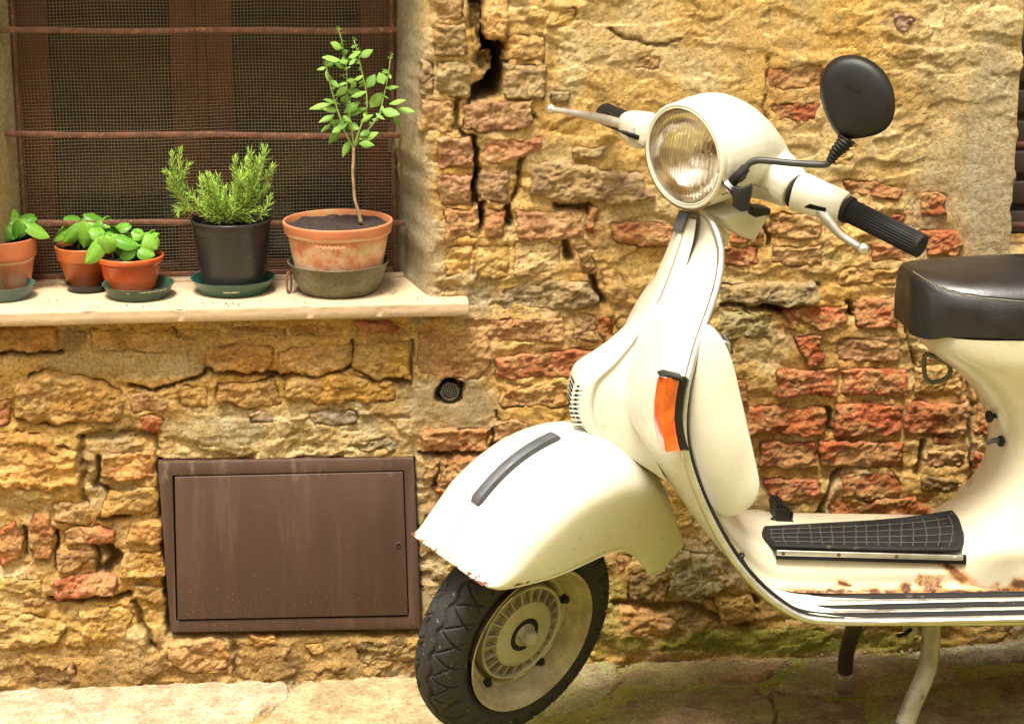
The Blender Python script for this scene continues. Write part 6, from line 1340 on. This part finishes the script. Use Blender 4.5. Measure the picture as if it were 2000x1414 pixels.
# speedometer hood edge at the back of the head
# ---- headlight
hl = bpy.data.objects.new('headlight', None); COL.objects.link(hl); hl.parent = sco; HC0 = loc(HS, .083, 0, .004); hl.location = HC0-sco.location; hl.empty_display_size = .03
m_bez = m_paint('cream_paint_bezel', dirt=.2)
lathe('bezel', rounded([(.0890, -.012), (.0908, -.006), (.0918, .002), (.0905, .0062), (.0880, .0078), (.0848, .0070), (.0832, .003), (.0825, -.004)], .0010), HC0, m_bez, hl, ax=nA, seg=96)
pth = [HC0+nA*.0035+(wA*math.cos(t)+uA*math.sin(t))*.0920 for t in np.linspace(math.pi*1.02, math.pi*1.78, 40)]; tube('rim_gasket', pth, .0024, simple('rusty_gasket', (.16, .10, .06), .6), hl, seg=8)  # dark gasket arc along the lower bezel
tube('lens_ring', [HC0+nA*.0065+(wA*math.cos(t)+uA*math.sin(t))*.0830 for t in np.linspace(0, 2*math.pi, 65)], .0014, simple('clear_ring', (.62, .58, .46), .2), hl, seg=8)
m_refl = MB('aged_silver_reflector', (.86, .80, .70), .10, metal=1.); m_refl.bump(m_refl.noise(12, 2, .4), .004, .35); 
m_refl.color(m_refl.mix(m_refl.ramp(m_refl.noise(26, 4, .6), .47, .62), (.92, .88, .80, 1), (.36, .24, .16, 1))); m_refl = m_refl.m
lathe('reflector', [(.0826, 0), (.079, -.018), (.068, -.036), (.050, -.052), (.030, -.062), (.014, -.067), (.0001, -.068)], HC0, m_refl, hl, ax=nA, seg=64)
lathe('bulb', [(.0001, .0), (.010, -.002), (.015, -.008), (.0155, -.020), (.011, -.030), (.009, -.05)], HC0-nA*.020+wA*.022+uA*.012, simple('bulb_cap', (.16, .07, .04), .3, metal=.4), hl, ax=nA, seg=24)
# fluted glass: vertical flutes pressed into a domed disc, with the low-beam block on the near side
G = MB('headlamp_glass', (1, 1, 1), .03); G.b.inputs['Transmission Weight'].default_value = 1.; G.b.inputs['IOR'].default_value = 1.45; G.b.inputs['Base Color'].default_value = (.97, .96, .92, 1)
tr_ = G.n('ShaderNodeBsdfTransparent'); tr_.inputs[0].default_value = (.97, .96, .93, 1); mg_ = G.n('ShaderNodeMixShader'); mg_.inputs[0].default_value = .35
G.L(G.b.outputs[0], mg_.inputs[1]); G.L(tr_.outputs[0], mg_.inputs[2]); G.L(mg_.outputs[0], G.t.nodes['Material Output'].inputs['Surface']); G = G.m
ng = 260; rng_ = .0826; ax1 = np.linspace(-rng_, rng_, ng); WWg, UUg = np.meshgrid(ax1, ax1, indexing='ij')
rho = np.hypot(WWg, UUg); sq = np.maximum(np.abs(WWg), np.abs(UUg)); k_ = np.where(rho > 0, sq/np.maximum(rho, 1e-9), 1); wq, uq = WWg*k_, UUg*k_; rho = np.hypot(wq, uq)
dome = .012*(1-(rho/rng_)**2)
fl = .0006*np.abs(np.sin(wq*math.pi/.0068)); blk = (wq > .02) & (wq < .062) & (uq > -.05) & (uq < .045); fl2 = .0048*np.abs(np.sin(wq*math.pi/.0085))*(.6+.4*np.sign(np.sin((uq+.004)*math.pi/.032)))
edge_ = smooth(rng_, rng_*.9, rho); thick = np.where(blk, fl2, fl)*edge_
n_, u_, w_ = np.array(nA), np.array(uA), np.array(wA); O = np.array(HC0)+n_*.004
base_ = O+wq[..., None]*w_+uq[..., None]*u_
Vf = base_+dome[..., None]*n_; Vb = base_+(dome-.0022-thick)[..., None]*n_
F = gridfaces(ng, ng); Fb = F[:, ::-1]+ng*ng
bi = np.r_[np.arange(ng)*ng, (ng-1)*ng+np.arange(1, ng), (np.arange(ng-1)[::-1])*ng+ng-1, np.arange(1, ng-1)[::-1]]
bj = np.roll(bi, -1); Fs = np.stack([bi, bj, bj+ng*ng, bi+ng*ng], -1)
gl = npmesh('glass', np.r_[Vf.reshape(-1, 3), Vb.reshape(-1, 3)], np.r_[F, Fb, Fs], G, hl)
bm = bmesh.new(); bm.from_mesh(gl.data); bmesh.ops.recalc_face_normals(bm, faces=bm.faces); bm.to_mesh(gl.data); bm.free(); gl.data.shade_smooth()
tube('mould_mark', [HC0+nA*(.0145-.002)+wA*(.004+.006*math.cos(t))+uA*(.052+.006*math.sin(t)) for t in np.linspace(0, 2*math.pi, 25)], .0004, G, hl, seg=5)
# ---- mirror on its bent stalk
mr = bpy.data.objects.new('mirror', None); COL.objects.link(mr); mr.parent = sco
mc = PL(1447, 352, .10)+nA*.02; mr.location = mc-sco.location; mr.empty_display_size = .03
mn = Vector((-.42, -.89, .12)).normalized(); mp_ = mc.copy()
def MP(u, v, k=0.): return RP(u, v, mp_+mn*k, mn)
OL = [(1640, 270), (1622, 243), (1608, 212), (1601, 180), (1603, 152), (1613, 130), (1632, 114), (1655, 108), (1680, 110), (1706, 122), (1728, 142), (1742, 168), (1748, 195), (1747, 222), (1737, 246), (1718, 261), (1695, 268), (1668, 272)]
ol = resample([MP(u, v) for u, v in OL+OL[:1]], 73)[:-1]
pillow('mirror_shell', ol, mn, .016, .010, M['black'], mr, k=8, pw=2.6)
msg = 'VITALONI'
crv = bpy.data.curves.new('maker_name', 'FONT'); crv.body = 'vitaloni'; crv.size = .0095; crv.extrude = .0005; crv.align_x = 'CENTER'; crv.space_character = 1.1
tmp = bpy.data.objects.new('tmp', crv); COL.objects.link(tmp); dg = bpy.context.evaluated_depsgraph_get(); dg.update()
mme = bpy.data.meshes.new_from_object(tmp.evaluated_get(dg)); bpy.data.objects.remove(tmp); mme.materials.clear(); mme.materials.append(M['black'])
to = bpy.data.objects.new('maker_name', mme); COL.objects.link(to); to.parent = mr
tx = (MP(1680, 183)-MP(1654, 171)).normalized(); tz = mn; ty = tz.cross(tx); tm = Matrix((tx, ty, tz)).transposed().to_4x4(); tm.translation = MP(1668, 177)+mn*.0161; to.matrix_parent_inverse = Matrix.Translation(-mc); to.matrix_basis = tm
bt_ = resample([MP(1655, 270), MP(1646, 283), MP(1634, 296), MP(1626, 308), MP(1621, 316)], 40); rad_ = [(.0155-.0085*i/39)*(1+.10*math.sin(i*1.25)) for i in range(40)]
tube('rubber_boot', bt_, rad_, M['rubber'], mr, seg=16)
stk = resample([MP(1625, 308), MP(1619, 317), MP(1608, 322), MP(1560, 320), MP(1500, 314.5), MP(1478, 314), MP(1463, 320), MP(1455, 332), MP(1450, 346), mc], 60)
tube('stalk', stk, .0058, simple('satin_black_rod', (.03, .03, .03), .42, var=.2), mr, seg=12)
d_ = (mc-MP(1455, 334)).normalized(); tube('stalk_sleeve', [MP(1457, 328), mc+d_*.004], .0085, M['rubber'], mr, seg=14)
lathe('lock_nut', [(.0001, 0), (.0125, 0), (.0125, .006), (.014, .006), (.014, .0085), (.0125, .0085), (.0125, .014), (.0001, .014)], mc+d_*.002, M['alu'], mr, ax=d_, seg=24)
lathe('washer', [(.0165, 0), (.0165, .003), (.0001, .003)], mc+d_*.008, M['black'], mr, ax=d_, seg=24)
cl_ = [RP(u, v, mc, mn) for u, v in ((1432, 362), (1450, 366), (1468, 358), (1470, 366), (1460, 412), (1450, 414), (1432, 402), (1434, 386), (1428, 378))]
prism('clamp', [p-mn*.008 for p in cl_], mn*.018, M['black'], mr, bev=.0025)
# scuffs and cables seen under the headset
tube('cable', [PL(1480, 402, .07), PL(1470, 420, .05), PL(1455, 430, .03), PL(1440, 440, .01)], .0035, M['rubber'], sco, seg=8, n=16)
